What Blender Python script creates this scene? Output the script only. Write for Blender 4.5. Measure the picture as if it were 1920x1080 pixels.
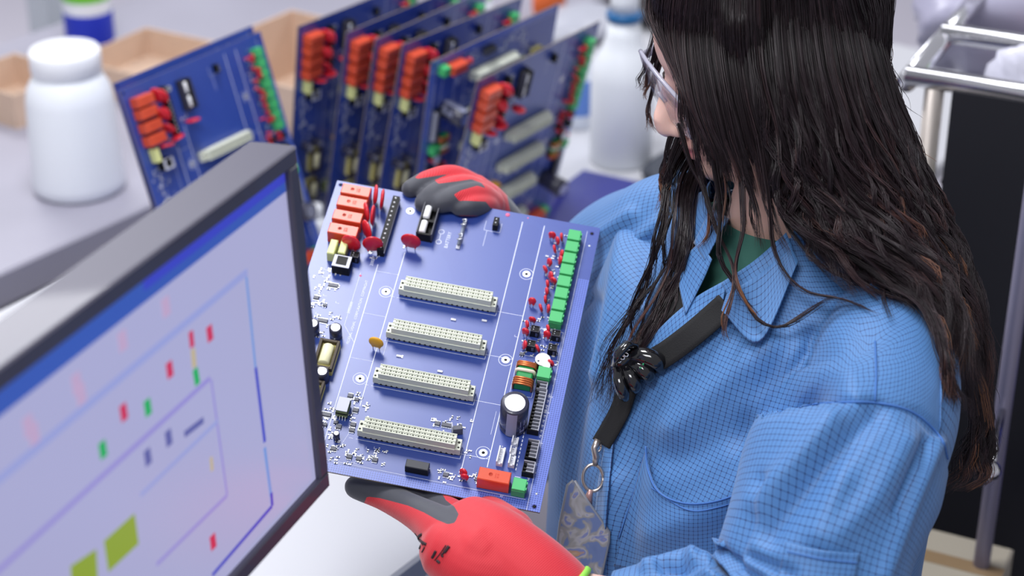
import bpy, math, random
import numpy as np
from mathutils import Vector, Matrix
from mathutils.bvhtree import BVHTree
random.seed(7); rng = np.random.default_rng(7)
scene = bpy.context.scene
for o in list(bpy.data.objects): bpy.data.objects.remove(o)
COL = scene.collection

# ---------------------------------------------------------------- camera
FPX = 3500.0; PITCH = math.radians(27)
CAM = np.array([0, 0, 2.2])
CR = np.array([1., 0, 0]); CF = np.array([0, math.cos(PITCH), -math.sin(PITCH)]); CU = np.array([0, math.sin(PITCH), math.cos(PITCH)])
cd = bpy.data.cameras.new('camera'); cam = bpy.data.objects.new('camera', cd); COL.objects.link(cam)
cam.location = CAM; cam.rotation_euler = (math.pi/2 - PITCH, 0, 0)
cd.sensor_width = 36; cd.lens = 36*FPX/1920; cd.clip_start = .02; cd.clip_end = 60
cd.dof.use_dof = True; cd.dof.focus_distance = 1.69; cd.dof.aperture_fstop = 3.8
scene.camera = cam
def P(u, v, d):
    return CAM + d*(CF + CR*(u-960)/FPX - CU*(v-540)/FPX)
def proj(X):
    X = np.asarray(X) - CAM; d = X @ CF
    return np.stack([960 + FPX*(X@CR)/d, 540 - FPX*(X@CU)/d, d], -1)
def onz(u, v, z):                      # point of the horizontal plane z seen at a pixel
    d = P(u, v, 1) - CAM; t = (z - CAM[2])/d[2]; return CAM + d*t

# ---------------------------------------------------------------- world, lamps, exposure
w = bpy.data.worlds.new('World'); scene.world = w; w.use_nodes = True
bg = w.node_tree.nodes['Background']; bg.inputs[0].default_value = (.91, .92, 1, 1); bg.inputs[1].default_value = .50
def area(name, loc, sx, sy, power, target=None, color=(.97, .975, 1)):
    l = bpy.data.lights.new(name, 'AREA'); l.shape = 'RECTANGLE'; l.size = sx; l.size_y = sy; l.energy = power; l.color = color
    o = bpy.data.objects.new(name, l); COL.objects.link(o); o.location = loc
    if target is not None:
        o.rotation_euler = (Vector(target)-Vector(loc)).to_track_quat('-Z', 'Y').to_euler()
    return o
area('overhead_lamp', (-.42, 2.06, 3.35), .62, .8, 42)
area('overhead_lamp', (-.7, .1, 3.35), 1.2, .8, 50)  # unseen camera-side fill, added to brighten the chest of the coat
area('overhead_lamp', (-1.8, 4.8, 3.35), 1.6, 1.2, 85)
area('overhead_lamp', (1.6, 4.4, 3.35), 1.2, 1.2, 40)
scene.view_settings.view_transform = 'Standard'; scene.view_settings.look = 'None'
scene.view_settings.exposure = -.05; scene.view_settings.gamma = 1; scene.view_settings.use_curve_mapping = False

# ---------------------------------------------------------------- helpers
def lin(c):
    c = np.array(c, float)/255; return tuple(np.where(c <= .04045, c/12.92, ((c+.055)/1.055)**2.4))
MATS = {}
def mat(name, rgb, rough=.5, metal=0., bump=0., bscale=300., var=0., coat=0., trans=0., ior=1.45, emit=0., sheen=0., spec=.5, alpha=1.):
    if name in MATS: return MATS[name]
    m = bpy.data.materials.new(name); m.use_nodes = True; nt = m.node_tree; b = nt.nodes['Principled BSDF']
    c = lin(rgb); b.inputs['Base Color'].default_value = (*c, 1)
    b.inputs['Roughness'].default_value = rough; b.inputs['Metallic'].default_value = metal
    b.inputs['Coat Weight'].default_value = coat; b.inputs['Transmission Weight'].default_value = trans
    b.inputs['IOR'].default_value = ior; b.inputs['Specular IOR Level'].default_value = spec; b.inputs['Alpha'].default_value = alpha
    if sheen: b.inputs['Sheen Weight'].default_value = sheen
    if emit:
        b.inputs['Emission Color'].default_value = (*c, 1); b.inputs['Emission Strength'].default_value = emit
    tc = nt.nodes.new('ShaderNodeTexCoord')
    n = nt.nodes.new('ShaderNodeTexNoise'); n.inputs['Scale'].default_value = bscale; n.inputs['Detail'].default_value = 3
    nt.links.new(tc.outputs['Object'], n.inputs['Vector'])
    if var:
        mx = nt.nodes.new('ShaderNodeMix'); mx.data_type = 'RGBA'
        mx.inputs['A'].default_value = (*[min(1, x*(1+var)) for x in c], 1); mx.inputs['B'].default_value = (*[x*(1-var) for x in c], 1)
        nt.links.new(n.outputs['Fac'], mx.inputs['Factor']); nt.links.new(mx.outputs['Result'], b.inputs['Base Color'])
    if bump:
        bp = nt.nodes.new('ShaderNodeBump'); bp.inputs['Strength'].default_value = bump; bp.inputs['Distance'].default_value = .001
        nt.links.new(n.outputs['Fac'], bp.inputs['Height']); nt.links.new(bp.outputs['Normal'], b.inputs['Normal'])
    MATS[name] = m; return m
def math_node(nt, op, a, b=None, c=None):
    n = nt.nodes.new('ShaderNodeMath'); n.operation = op
    for i, x in enumerate((a, b, c)):
        if x is None: continue
        if isinstance(x, (int, float)): n.inputs[i].default_value = x
        else: nt.links.new(x, n.inputs[i])
    return n.outputs[0]

class MB:
    def __init__(s): s.v = []; s.f = []; s.m = []; s.sm = []; s.mats = []; s.n = 0
    def mi(s, m):
        if m not in s.mats: s.mats.append(m)
        return s.mats.index(m)
    def add(s, v, f, m, smooth=False):
        v = np.asarray(v, float); s.v.append(v); k = s.mi(m)
        for q in f: s.f.append(tuple(i+s.n for i in q)); s.m.append(k); s.sm.append(smooth)
        s.n += len(v); return s
    def box(s, x0, x1, y0, y1, z0, z1, m, b=0., M=None):
        r = lambda z, i: [(x0+i, y0+i, z), (x1-i, y0+i, z), (x1-i, y1-i, z), (x0+i, y1-i, z)]
        v = r(z0, 0) + (r(z1-b, 0) + r(z1, b) if b else r(z1, 0)); k = len(v)//4
        f = [(3, 2, 1, 0)] + [(4*j+i, 4*j+(i+1) % 4, 4*j+4+(i+1) % 4, 4*j+4+i) for j in range(k-1) for i in range(4)] + [tuple(range(4*k-4, 4*k))]
        v = np.array(v, float)
        if M is not None: v = v @ np.array(M)[:3, :3].T + np.array(M)[:3, 3]
        return s.add(v, f, m)
    def lathe(s, prof, m, n=20, c=(0, 0, 0), M=None, smooth=True):
        a = np.linspace(0, 2*np.pi, n, endpoint=False); v = []
        for r, z in prof: v += [(c[0]+r*np.cos(t), c[1]+r*np.sin(t), c[2]+z) for t in a]
        k = len(prof); f = [(j*n+i, j*n+(i+1) % n, (j+1)*n+(i+1) % n, (j+1)*n+i) for j in range(k-1) for i in range(n)]
        f += [tuple(range(n-1, -1, -1)), tuple(range((k-1)*n, k*n))]
        v = np.array(v, float)
        if M is not None: v = v @ np.array(M)[:3, :3].T + np.array(M)[:3, 3]
        return s.add(v, f, m, smooth)
    def tube(s, pts, rad, m, n=8, smooth=True, up=(0, 0, 1), flat=1.):
        v, f = tube_geo(pts, rad, n, up, flat); return s.add(v, f, m, smooth)
    def ell(s, c, ax, m, nu=16, nv=10):            # ax: rows = semi-axis vectors
        ax = np.array(ax, float); v = []
        for j in range(nv+1):
            p = np.pi*j/nv
            for i in range(nu):
                t = 2*np.pi*i/nu; v.append(np.array(c)+ax[0]*np.sin(p)*np.cos(t)+ax[1]*np.sin(p)*np.sin(t)+ax[2]*np.cos(p))
        f = [(j*nu+i, (j+1)*nu+i, (j+1)*nu+(i+1) % nu, j*nu+(i+1) % nu) for j in range(nv) for i in range(nu)]
        return s.add(v, f, m, True)
    def mesh(s, name, k=1.):
        me = bpy.data.meshes.new(name)
        me.from_pydata((np.concatenate(s.v)*k).tolist() if s.v else [], [], s.f)
        for mt in s.mats: me.materials.append(mt)
        me.polygons.foreach_set('material_index', s.m); me.polygons.foreach_set('use_smooth', s.sm)
        me.update(); return me
def tube_geo(pts, rad, n=8, up=(0, 0, 1), flat=1.):
    pts = np.array(pts, float); k = len(pts); rad = np.broadcast_to(np.array(rad, float), (k,))
    T = np.gradient(pts, axis=0); T /= np.linalg.norm(T, axis=1)[:, None]+1e-12
    v = []; ref = np.array(up, float)
    if abs(T[0] @ ref) > .95: ref = np.array([1., 0, 0])
    A = None
    for i in range(k):
        a = (ref if A is None else A); a = a - T[i]*(a@T[i]); a /= np.linalg.norm(a)+1e-12; A = a; b = np.cross(T[i], a)
        for j in range(n):
            t = 2*np.pi*j/n; v.append(pts[i]+rad[i]*(a*np.cos(t)*flat+b*np.sin(t)))
    f = [(i*n+j, i*n+(j+1) % n, (i+1)*n+(j+1) % n, (i+1)*n+j) for i in range(k-1) for j in range(n)]
    f += [tuple(range(n-1, -1, -1)), tuple(range((k-1)*n, k*n))]
    return v, f
def cr(keys, n):                        # Catmull-Rom through key rows, n samples
    K = np.array(keys, float); k = len(K); t = np.linspace(0, k-1, n); i = np.minimum(t.astype(int), k-2); x = (t-i)[:, None]
    p0 = np.where((i > 0)[:, None], K[np.maximum(i-1, 0)], 2*K[0]-K[1]); p1 = K[i]; p2 = K[i+1]
    p3 = np.where((i+2 < k)[:, None], K[np.minimum(i+2, k-1)], 2*K[-1]-K[-2])
    return .5*((2*p1)+(-p0+p2)*x+(2*p0-5*p1+4*p2-p3)*x*x+(-p0+3*p1-3*p2+p3)*x**3)
def obj(name, mesh, parent=None, M=None, label=None, cat=None, group=None, kind=None):
    if isinstance(mesh, MB): mesh = mesh.mesh(name)
    o = bpy.data.objects.new(name, mesh); COL.objects.link(o)
    if parent is not None: o.parent = parent
    if M is not None: o.matrix_basis = Matrix(np.array(M).tolist()) if not isinstance(M, Matrix) else M
    for k, x in (('label', label), ('category', cat), ('group', group), ('kind', kind)):
        if x: o[k] = x
    return o
def empty(name, M=None, label=None, cat=None, group=None, parent=None):
    return obj(name, None, parent, M, label, cat, group)
def M4(R3=np.eye(3), t=(0, 0, 0)):
    M = np.eye(4); M[:3, :3] = R3; M[:3, 3] = t; return M
def Rz(a): return np.array([[math.cos(a), -math.sin(a), 0], [math.sin(a), math.cos(a), 0], [0, 0, 1.]])
def Rx(a): return np.array([[1., 0, 0], [0, math.cos(a), -math.sin(a)], [0, math.sin(a), math.cos(a)]])
def Ry(a): return np.array([[math.cos(a), 0, math.sin(a)], [0, 1., 0], [-math.sin(a), 0, math.cos(a)]])
UPR = np.array([[1, 0, 0], [0, 0, -1], [0, 1, 0.]])     # upright panel: x right, y up, z to the viewer
def text_mesh(body, size, mtl, depth=.00005, font_shear=0, align='LEFT'):
    c = bpy.data.curves.new('lettering', 'FONT'); c.body = body; c.size = size; c.extrude = depth; c.shear = font_shear; c.align_x = align; c.resolution_u = 2
    o = bpy.data.objects.new('lettering', c); COL.objects.link(o)
    me = bpy.data.meshes.new_from_object(o.evaluated_get(bpy.context.evaluated_depsgraph_get()))
    bpy.data.objects.remove(o); me.materials.clear(); me.materials.append(mtl); return me
def copy_tree(o, parent=None):
    c = o.copy(); COL.objects.link(c); c.parent = parent
    for ch in KIDS.get(o.name, ()): copy_tree(ch, c)
    return c
KIDS = {}

# ---------------------------------------------------------------- materials
WHITE = mat('white_plastic', (232, 234, 240), .4)
BLACK = mat('black_plastic', (18, 18, 21), .5, spec=.25)
DGREY = mat('dark_grey_plastic', (62, 62, 74), .5, bump=.1)
CHROME = mat('chrome', (220, 220, 225), .18, 1.)
STEEL = mat('tinned_steel', (205, 205, 212), .3, 1.)
SOLDER = mat('solder', (225, 228, 235), .35, .6)
SILK = mat('white_silkscreen', (225, 230, 245), .6)

# ---------------------------------------------------------------- the place
E1 = np.array([.588, .809, 0]); E2 = np.array([.809, -.588, 0]); ZT = 1.025
BENCH = np.column_stack([E2, E1, [0, 0, 1]])          # local x = E2, y = E1
mfl = mat('grey_floor_paint', (196, 192, 204), .55, var=.05, bscale=2)
fl = MB(); fl.box(-9, 9, -3, 13, -.1, 0, mfl); obj('floor', fl, kind='structure')
mwl = mat('pale_wall_paint', (205, 204, 214), .8, bump=.05)
wb = MB(); wb.box(-9, 9, 13, 13.1, 0, 4, mwl); obj('wall_back', wb, kind='structure')

mtop = mat('white_laminate', (192, 193, 199), .35, bump=.03)
mleg = mat('grey_painted_steel', (150, 152, 162), .4)
def bench(name, x0, x1, y0, y1, z, top, label, cat='workbench', thick=.03, panel=None):
    r = empty(name, M4(BENCH), label, cat)
    b = MB(); b.box(x0, x1, y0, y1, z-thick, z, top, .004); obj('table_top', b, r)
    for lx in (x0+.05, x1-.1):
        for ly in (y0+.05, y1-.1):
            b = MB(); b.box(lx, lx+.05, ly, ly+.05, 0, z-thick, mleg); obj('leg', b, r)
    b = MB(); b.box(x0+.05, x1-.05, y0+.06, y0+.1, z-thick-.08, z-thick, mleg); b.box(x0+.05, x1-.05, y1-.1, y1-.06, z-thick-.08, z-thick, mleg); obj('apron', b, r)
    if panel is not None:
        b = MB(); b.box(x1-.012, x1+.004, y0+.02, y1-.02, z-.5, z-thick-.002, panel); obj('front_panel', b, r)
    return r
bench('workbench', -1.88, -1.06, .95, 3.1, ZT, mtop, 'white workbench under the rack of blue circuit boards')
bench('monitor_desk', -1.03, -.74, -.1, 1.2, ZT, mtop, 'white desk carrying the computer monitor', 'desk')
mgb = mat('grey_bench_laminate', (156, 154, 168), .45, bump=.05, var=.06, bscale=6)
bench('side_bench', -2.72, -1.965, .7, 3.6, ZT, mgb, 'grey bench carrying the white jar and cardboard boxes', thick=.05, panel=mat('grey_bench_front', (92, 92, 100), .6))

# ---------------------------------------------------------------- circuit boards
def pcb_material():
    m = bpy.data.materials.new('blue_solder_mask'); m.use_nodes = True; nt = m.node_tree; b = nt.nodes['Principled BSDF']
    tc = nt.nodes.new('ShaderNodeTexCoord'); sp = nt.nodes.new('ShaderNodeSeparateXYZ'); nt.links.new(tc.outputs['Object'], sp.inputs[0])
    X, Y = sp.outputs[0], sp.outputs[1]
    def cell(c):
        fr = math_node(nt, 'FRACT', math_node(nt, 'MULTIPLY', c, 1000/2.2)); return math_node(nt, 'GREATER_THAN', fr, .62)
    hatch = math_node(nt, 'MAXIMUM', cell(X), cell(Y))
    border = math_node(nt, 'MAXIMUM', math_node(nt, 'GREATER_THAN', X, .1235), math_node(nt, 'LESS_THAN', Y, -.1575))
    border = math_node(nt, 'MULTIPLY', border, math_node(nt, 'LESS_THAN', Y, .1))
    h = math_node(nt, 'MULTIPLY', hatch, border)
    n = nt.nodes.new('ShaderNodeTexNoise'); n.inputs['Scale'].default_value = 18; nt.links.new(tc.outputs['Object'], n.inputs['Vector'])
    # broad copper pours under the mask
    br = nt.nodes.new('ShaderNodeTexBrick'); br.inputs['Scale'].default_value = 14; br.inputs['Mortar Size'].default_value = .006
    nt.links.new(tc.outputs['Object'], br.inputs['Vector'])
    mx = nt.nodes.new('ShaderNodeMix'); mx.data_type = 'RGBA'; mx.inputs['A'].default_value = (*lin((44, 70, 152)), 1); mx.inputs['B'].default_value = (*lin((88, 112, 200)), 1)
    nt.links.new(h, mx.inputs['Factor'])
    m2 = nt.nodes.new('ShaderNodeMix'); m2.data_type = 'RGBA'; m2.blend_type = 'MULTIPLY'; m2.inputs['B'].default_value = (.86, .88, .96, 1)
    nt.links.new(math_node(nt, 'MULTIPLY', math_node(nt, 'GREATER_THAN', n.outputs['Fac'], .55), .5), m2.inputs['Factor']); nt.links.new(mx.outputs['Result'], m2.inputs['A'])
    nt.links.new(m2.outputs['Result'], b.inputs['Base Color'])
    b.inputs['Roughness'].default_value = .38; b.inputs['Coat Weight'].default_value = .6; b.inputs['Coat Roughness'].default_value = .33
    bp = nt.nodes.new('ShaderNodeBump'); bp.inputs['Strength'].default_value = .15; bp.inputs['Distance'].default_value = .0005
    nt.links.new(h, bp.inputs['Height']); nt.links.new(bp.outputs['Normal'], b.inputs['Normal'])
    return m
PCB = pcb_material()
PEDGE = mat('board_edge', (120, 110, 95), .7)
ORANGE = mat('orange_relay', (208, 78, 48), .34, var=.04, coat=.12)
PRINT = mat('relay_print', (196, 60, 34), .6)
RED = mat('red_epoxy', (200, 28, 48), .3, coat=.3)
YEL = mat('yellow_epoxy', (214, 158, 40), .4)
BEIGE = mat('beige_connector', (212, 216, 200), .5)
HOLE = mat('contact_hole', (52, 54, 50), .8)
GREEN = mat('green_terminal', (72, 178, 108), .42)
FILM = mat('pale_yellow_film_capacitor', (216, 220, 150), .45)
LGREY = mat('light_grey_print', (196, 198, 212), .5)
MGREY = mat('mid_grey_ic', (84, 86, 98), .45)
COPPER = mat('copper_wire', (196, 112, 66), .3, .7)
TANB = mat('off_white_band', (226, 214, 196), .6)
FERR = mat('ferrite', (70, 60, 48), .6)
XYEL = mat('yellow_tape', (206, 196, 120), .5)
SLEEVE = mat('capacitor_sleeve', (46, 46, 66), .3, coat=.3)
GFER = mat('olive_transformer', (124, 138, 92), .6)
CLEARG = mat('grey_shroud', (160, 162, 174), .35)
PINKD = mat('pink_ink', (228, 110, 150), .6)

CM = {}                                       # component kind -> [(part name, mesh), (sub-part name, mesh) ...]
def comp(kind, *parts): CM[kind] = [(n, b.mesh(n, .001) if isinstance(b, MB) else b) for n, b in parts]
def mb(): return MB()
# relay 29 x 13 x 16
b = mb(); b.box(-14.5, 14.5, -6.4, 6.4, .6, 16, ORANGE, .7)
t = mb(); t.lathe([(2.0, 16.0), (2.0, 16.06), (1.4, 16.07), (1.4, 16.0)], PRINT, 14, (-3.5, .4, 0)); t.box(.8, 1.6, -2.6, 2.4, 16, 16.06, PRINT); t.box(2.4, 4.2, .4, 2.2, 16, 16.06, PRINT); t.box(2.4, 4.2, -2.4, -.6, 16, 16.06, PRINT)
comp('relay', ('relay', b), ('printed_mark', t))
def disc(r, mt, th=1.9):
    b = mb(); h = r+4
    M = M4(np.array([[0, 0, 1.], [1, 0, 0], [0, 1, 0]]), (0, 0, h))
    b.lathe([(.1, -th), (r*.72, -th*.95), (r*.94, -th*.5), (r, 0), (r*.94, th*.5), (r*.72, th*.95), (.1, th)], mt, 24, M=M)
    b.tube([(0, -r*.45, h-r*.8), (0, -r*.42, 2.6)], [1.5, .5], mt, 6); b.tube([(0, r*.45, h-r*.8), (0, r*.42, 2.6)], [1.5, .5], mt, 6)
    l = mb(); l.tube([(0, -r*.42, 3), (0, -r*.42, 0)], .45, STEEL, 6); l.tube([(0, r*.42, 3), (0, r*.42, 0)], .45, STEEL, 6)
    return b, l
for k, r, mt in (('varistor', 10.2, RED), ('disc_cap', 7.4, YEL), ('small_varistor', 4.0, RED)):
    b, l = disc(r, mt, 1.9 if r > 5 else 1.5); comp(k, ({'varistor': 'red_disc', 'disc_cap': 'yellow_disc', 'small_varistor': 'small_red_disc'}[k], b), ('lead_wires', l))
# 12-way pin header strip
b = mb(); b.box(-3.4, 3.4, -35, 35, 0, 11, BLACK, .3); b.box(3.4, 4.1, -35, 35, 6, 8, LGREY); b.box(3.4, 3.6, -35, 35, 10.2, 11, DGREY)  # the light grey ridge paints in a reflection along the right side
t = mb()
for i in range(12): t.lathe([(1.0, 11.0), (1.0, 11.25)], SOLDER, 8, (-.2, 32-i*5.8, 0))
comp('header', ('pin_header', b), ('contact_pins', t))
# battery holder
b = mb(); b.box(-8, 8, -20, 20, 0, 3, BLACK); b.box(-8, -6.8, -20, 20, 3, 13, DGREY); b.box(6.8, 8, -20, 20, 3, 13, DGREY); b.box(-6.8, 6.8, -20, -17.5, 3, 11, BLACK, .4); b.box(-6.8, 6.8, 17.5, 20, 3, 11, BLACK, .4); b.box(-6.8, 6.8, -1.5, 1.5, 3, 9, BLACK)
cells = []
for y in (-9.5, 9.5):
    t = mb(); t.tube([(-2.8, y-7.4, 9), (-2.8, y-6.6, 9), (-2.8, y+6.6, 9), (-2.8, y+7.4, 9)], [2.8, 3.6, 3.6, 2.8], mat('white_cell', (245, 246, 250), .25), 14); cells.append(('battery_cell', t))
comp('battery', ('battery_holder', b), *cells)
# fuse holder
b = mb(); b.box(-1.8, 1.8, -19, 19, 0, 1.6, LGREY)
t = mb()
for y in (10, -9): t.tube([(-2.2, y-2.5, 6.5), (1.8, y-3.2, 8), (2.2, y, 6), (0, y+.4, 6.5), (2.2, y+1.2, 7.5), (1.8, y+3.6, 8.4), (-2.0, y+3.2, 7)], .8, SOLDER, 6); t.box(-.9, .9, y-1.5, y+1.5, 1.5, 6.5, MGREY)
g = mb(); g.tube([(0, -16, 3.6), (0, 16, 3.6)], 1.5, mat('fuse_glass', (170, 180, 200), .1, trans=.5), 10)
comp('fuse', ('fuse_holder', b), ('fuse_clip', t), ('fuse_tube', g))
b = mb(); b.box(-3.6, 3.6, -9, 9, .4, 13, FILM, .9); comp('film', ('film_capacitor', b))
# modular jack
b = mb(); b.box(-8.5, 8.5, -7, 7, 0, 12, BLACK, .3); b.box(-8.5, 8.5, 6, 7.0, 12, 12.6, LGREY); b.box(-8.5, -5.2, -7, 6, 12, 12.6, LGREY); b.box(5.2, 8.5, -7, 6, 12, 12.6, LGREY); b.box(-5.2, 5.2, -7, -4.6, 12, 12.6, LGREY)
t = mb(); t.box(-5.2, 5.2, -4.4, 3.5, 12, 12.1, BLACK); t.box(-2.2, 2.2, 3.5, 5.6, 12, 12.15, BLACK)
comp('jack', ('modular_jack', b), ('socket', t))
# small black two-pole plug
b = mb(); b.box(-4.2, 4.2, -3.6, 3.6, 0, 8.6, BLACK, .2)
for a in ((-4.2, 4.2, 3.1, 3.6), (-4.2, 4.2, -3.6, -3.1), (-4.2, -3.7, -3.1, 3.1), (3.7, 4.2, -3.1, 3.1)): b.box(*a, 8.6, 9.6, DGREY)
t = mb()
for dx, dy in ((-1.4, 1.3), (-1.4, -1.3)): t.lathe([(.5, 8.6), (.5, 9.8)], SOLDER, 8, (dx, dy, 0))
t.box(1.2, 1.7, -3.75, -3.6, 2, 7, STEEL); t.box(2.4, 2.8, -3.75, -3.6, 2, 7, STEEL)
comp('twopin', ('two_pole_socket', b), ('contact_pins', t))
b = mb(); b.box(-2.6, 2.6, -5.6, 5.6, 0, 8.4, BLACK, .3)
t = mb(); t.lathe([(.7, 8.4), (.7, 9)], SOLDER, 8, (0, 2.6, 0)); t.lathe([(.7, 8.4), (.7, 9)], SOLDER, 8, (0, -2.2, 0))
comp('jumper', ('jumper_header', b), ('contact_pins', t))
# transformer
b = mb(); b.box(-9.5, 9.5, -16.5, 16.5, 0, 6, XYEL, .5)
for a in ((-9.5, -6.9, -16.5, 16.5), (6.9, 9.5, -16.5, 16.5), (-6.9, 6.9, 13.9, 16.5), (-6.9, 6.9, -16.5, -13.9)): b.box(*a, 6, 11, FERR, .3)
t = mb(); t.tube([(0, -10, 7.4), (0, -9, 7.4), (0, 10, 7.4), (0, 11, 7.4)], [4.6, 5.6, 5.6, 4.6], mat('pale_winding', (236, 232, 190), .45), 18)
comp('transformer', ('transformer', b), ('winding', t))
def ecap(r, h, stripe=False):
    b = mb(); b.lathe([(r*.93, 0), (r, h*.06), (r, h*.16), (r*.94, h*.2), (r, h*.24), (r, h-.9), (r*.9, h)], SLEEVE, 28)
    t = mb(); t.lathe([(r*.72, h-.05), (r*.72, h+.12)], mat('bare_aluminium', (214, 216, 226), .4, .8), 24, smooth=False)
    out = [('electrolytic_capacitor', b), ('can_top', t)]
    if stripe:
        s = mb(); n = 7; A = np.linspace(-1.95, -1.2, n); v = [( (r+.12)*math.cos(a), (r+.12)*math.sin(a), z) for z in (1, h-1.2) for a in A]
        s.add(v, [(i, i+1, n+i+1, n+i) for i in range(n-1)], mat('grey_stripe', (150, 154, 178), .45), True)
        for z0, z1 in ((6, 13), (15, 24)):
            for a0, a1 in ((-.95, -.55), (-.45, -.1)):
                v = [((r+.13)*math.cos(a), (r+.13)*math.sin(a), z) for z in (z0, z1) for a in (a0, a1)]; s.add(v, [(0, 1, 3, 2)], MATS['grey_stripe'])
        out.append(('polarity_stripe', s))
    return out
comp('bigcap', *ecap(13, 38, True)); comp('cap14', *ecap(6, 15)); comp('cap8', *ecap(3, 9))
# DIN connector: body, flanges, contact rows, foot teeth
b = mb(); prof = [(-6.2, 1.4), (-6.2, 9.2), (-6.7, 9.6), (-6.7, 10.0), (-5.9, 10.2), (-5.9, 17), (5.9, 17), (5.9, 10.2), (6.4, 9.6), (6.2, 1.4)]
n = len(prof); v = [(x, y, z) for x in (-42.5, 42.5) for y, z in prof]
b.add(v, [(i, (i+1) % n, n+(i+1) % n, n+i) for i in range(n)] + [tuple(range(n-1, -1, -1)), tuple(range(n, 2*n))], BEIGE)
for y0, y1 in ((-5.9, -5.2), (-2.3, -1.4), (1.4, 2.3), (5.2, 5.9)): b.box(-42.5, 42.5, y0, y1, 17, 17.7, BEIGE)
for s in (-1, 1):
    x0, x1 = sorted((s*42.5, s*47.5)); b.box(x0, x1, -6, 6, 2, 10.5, BEIGE, .4); b.lathe([(1.3, 10.5), (1.3, 10.62)], HOLE, 10, (s*45.2, 2.0, 0)); b.lathe([(1.0, 10.5), (1.0, 10.62)], HOLE, 10, (s*45.6, -3.4, 0))
t = mb()
for r, y in enumerate((-3.8, 0, 3.8)):
    for i in range(32):
        x = -39.4+i*2.54; t.box(x-.75, x+.75, y-.42, y+.42, 16.9, 17.40, HOLE)
    for i in range(16): t.box(-40.6+i*5.08, -38.2+i*5.08, y-1.25, y+1.25, 17, 17.35, BEIGE)
g = mb(); g.box(-42, 42, -4.5, 6, 0, 1.4, BLACK)
for i in range(17):
    x = -41+i*5; g.add([(x, -6.28, 1.5), (x+2.6, -6.28, 1.5), (x+1.3, -6.28, 3.2), (x, -6.0, 0), (x+2.6, -6.0, 0)], [(0, 1, 2), (3, 4, 1, 0)], BLACK)
comp('din', ('edge_connector', b), ('contact_rows', t), ('foot_teeth', g))
# green terminal block
b = mb(); b.box(-6.1, 6.1, -6.2, 6.2, .2, 12, GREEN, .4); b.box(6.1, 7.2, -4.6, -2.2, 6, 11.4, GREEN); b.box(6.1, 7.2, 1.4, 3.8, 6, 11.4, GREEN); b.box(-6.1, 6.1, -6.5, -6.2, .2, 9.4, GREEN)
comp('green', ('terminal_block', b))
b = mb(); b.box(-5.5, 5.5, -7.8, 7.8, 3, 6.5, GFER, .3); b.box(-5.5, 5.5, -7.8, 7.8, 6.5, 8, BLACK); b.box(-5.2, 5.2, -7.4, 7.4, 8, 12, GFER, .3); b.box(-5.3, 5.3, -7.5, 7.5, 11.9, 12.5, LGREY)
t = mb()
for i in range(4):
    x = -4+i*2.6
    for s in (-1, 1): t.tube([(x, s*7.0, 4), (x, s*8.4, 3.2), (x, s*8.8, .2), (x, s*9.8, .2)], .45, SOLDER, 6)
b.box(-5, 5, -7, 7, .2, 3, BLACK)
comp('coil', ('power_inductor', b), ('lead_pins', t))
b = mb(); b.box(-10.6, 10.6, -4.2, 4.2, .8, 10, mat('black_relay', (58, 60, 68), .5), .6); b.box(-10.6, 10.6, -4.25, -4.2, .8, 9.3, BLACK)
t = mb(); t.box(-9, -8.4, -3, -2.4, 0, .8, STEEL); t.box(10.6, 11.4, 0, 1, 0, 6, STEEL); t.box(8.2, 8.8, -3, -2.4, 0, .8, STEEL)
comp('reed', ('reed_relay', b), ('lead_pins', t))
# buzzer
b = mb(); b.lathe([(7, 0), (7, 8), (6.6, 8.6)], BLACK, 24)
t = mb(); a = np.linspace(0, 2*np.pi, 30, endpoint=False); rr = [7.2+4.2*max(0, math.cos(x+.25))**14 for x in a]
t.add([(r*math.cos(x), r*math.sin(x), z) for z in (8.6, 9.0) for r, x in zip(rr, a)], [(i, (i+1) % 30, 30+(i+1) % 30, 30+i) for i in range(30)]+[tuple(range(30, 60))], mat('white_sticker', (228, 228, 236), .45)); t.lathe([(1, 9.0), (1, 9.06)], MGREY, 10, (-1.5, -4.4, 0))
comp('buzzer', ('buzzer', b), ('seal_sticker', t))
# wound choke
b = mb(); b.box(-7.5, 7.5, -12, 14, 1, 9, mat('green_core', (28, 140, 74), .4), 1.2)
t = mb()
for i, y in enumerate((-12, -9.6, -7.2, -4.8, 9.5, 11.4, 13.3)):
    t.tube([(-8.7, y, 1), (-8.9, y+.2, 8), (-7.6, y+.3, 9.9), (0, y+.5, 10.3), (7.6, y+.1, 9.9), (8.9, y, 8), (8.7, y, 1)], 1.0, COPPER, 8)
g = mb(); g.tube([(-8.2, 4.6, 1), (-8.4, 4.6, 8), (-7.4, 4.6, 9.5), (0, 4.6, 9.8), (7.4, 4.6, 9.5), (8.4, 4.6, 8), (8.2, 4.6, 1)], 1.7, TANB, 8)
comp('choke', ('wound_choke', b), ('copper_winding', t), ('insulating_band', g))
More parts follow.
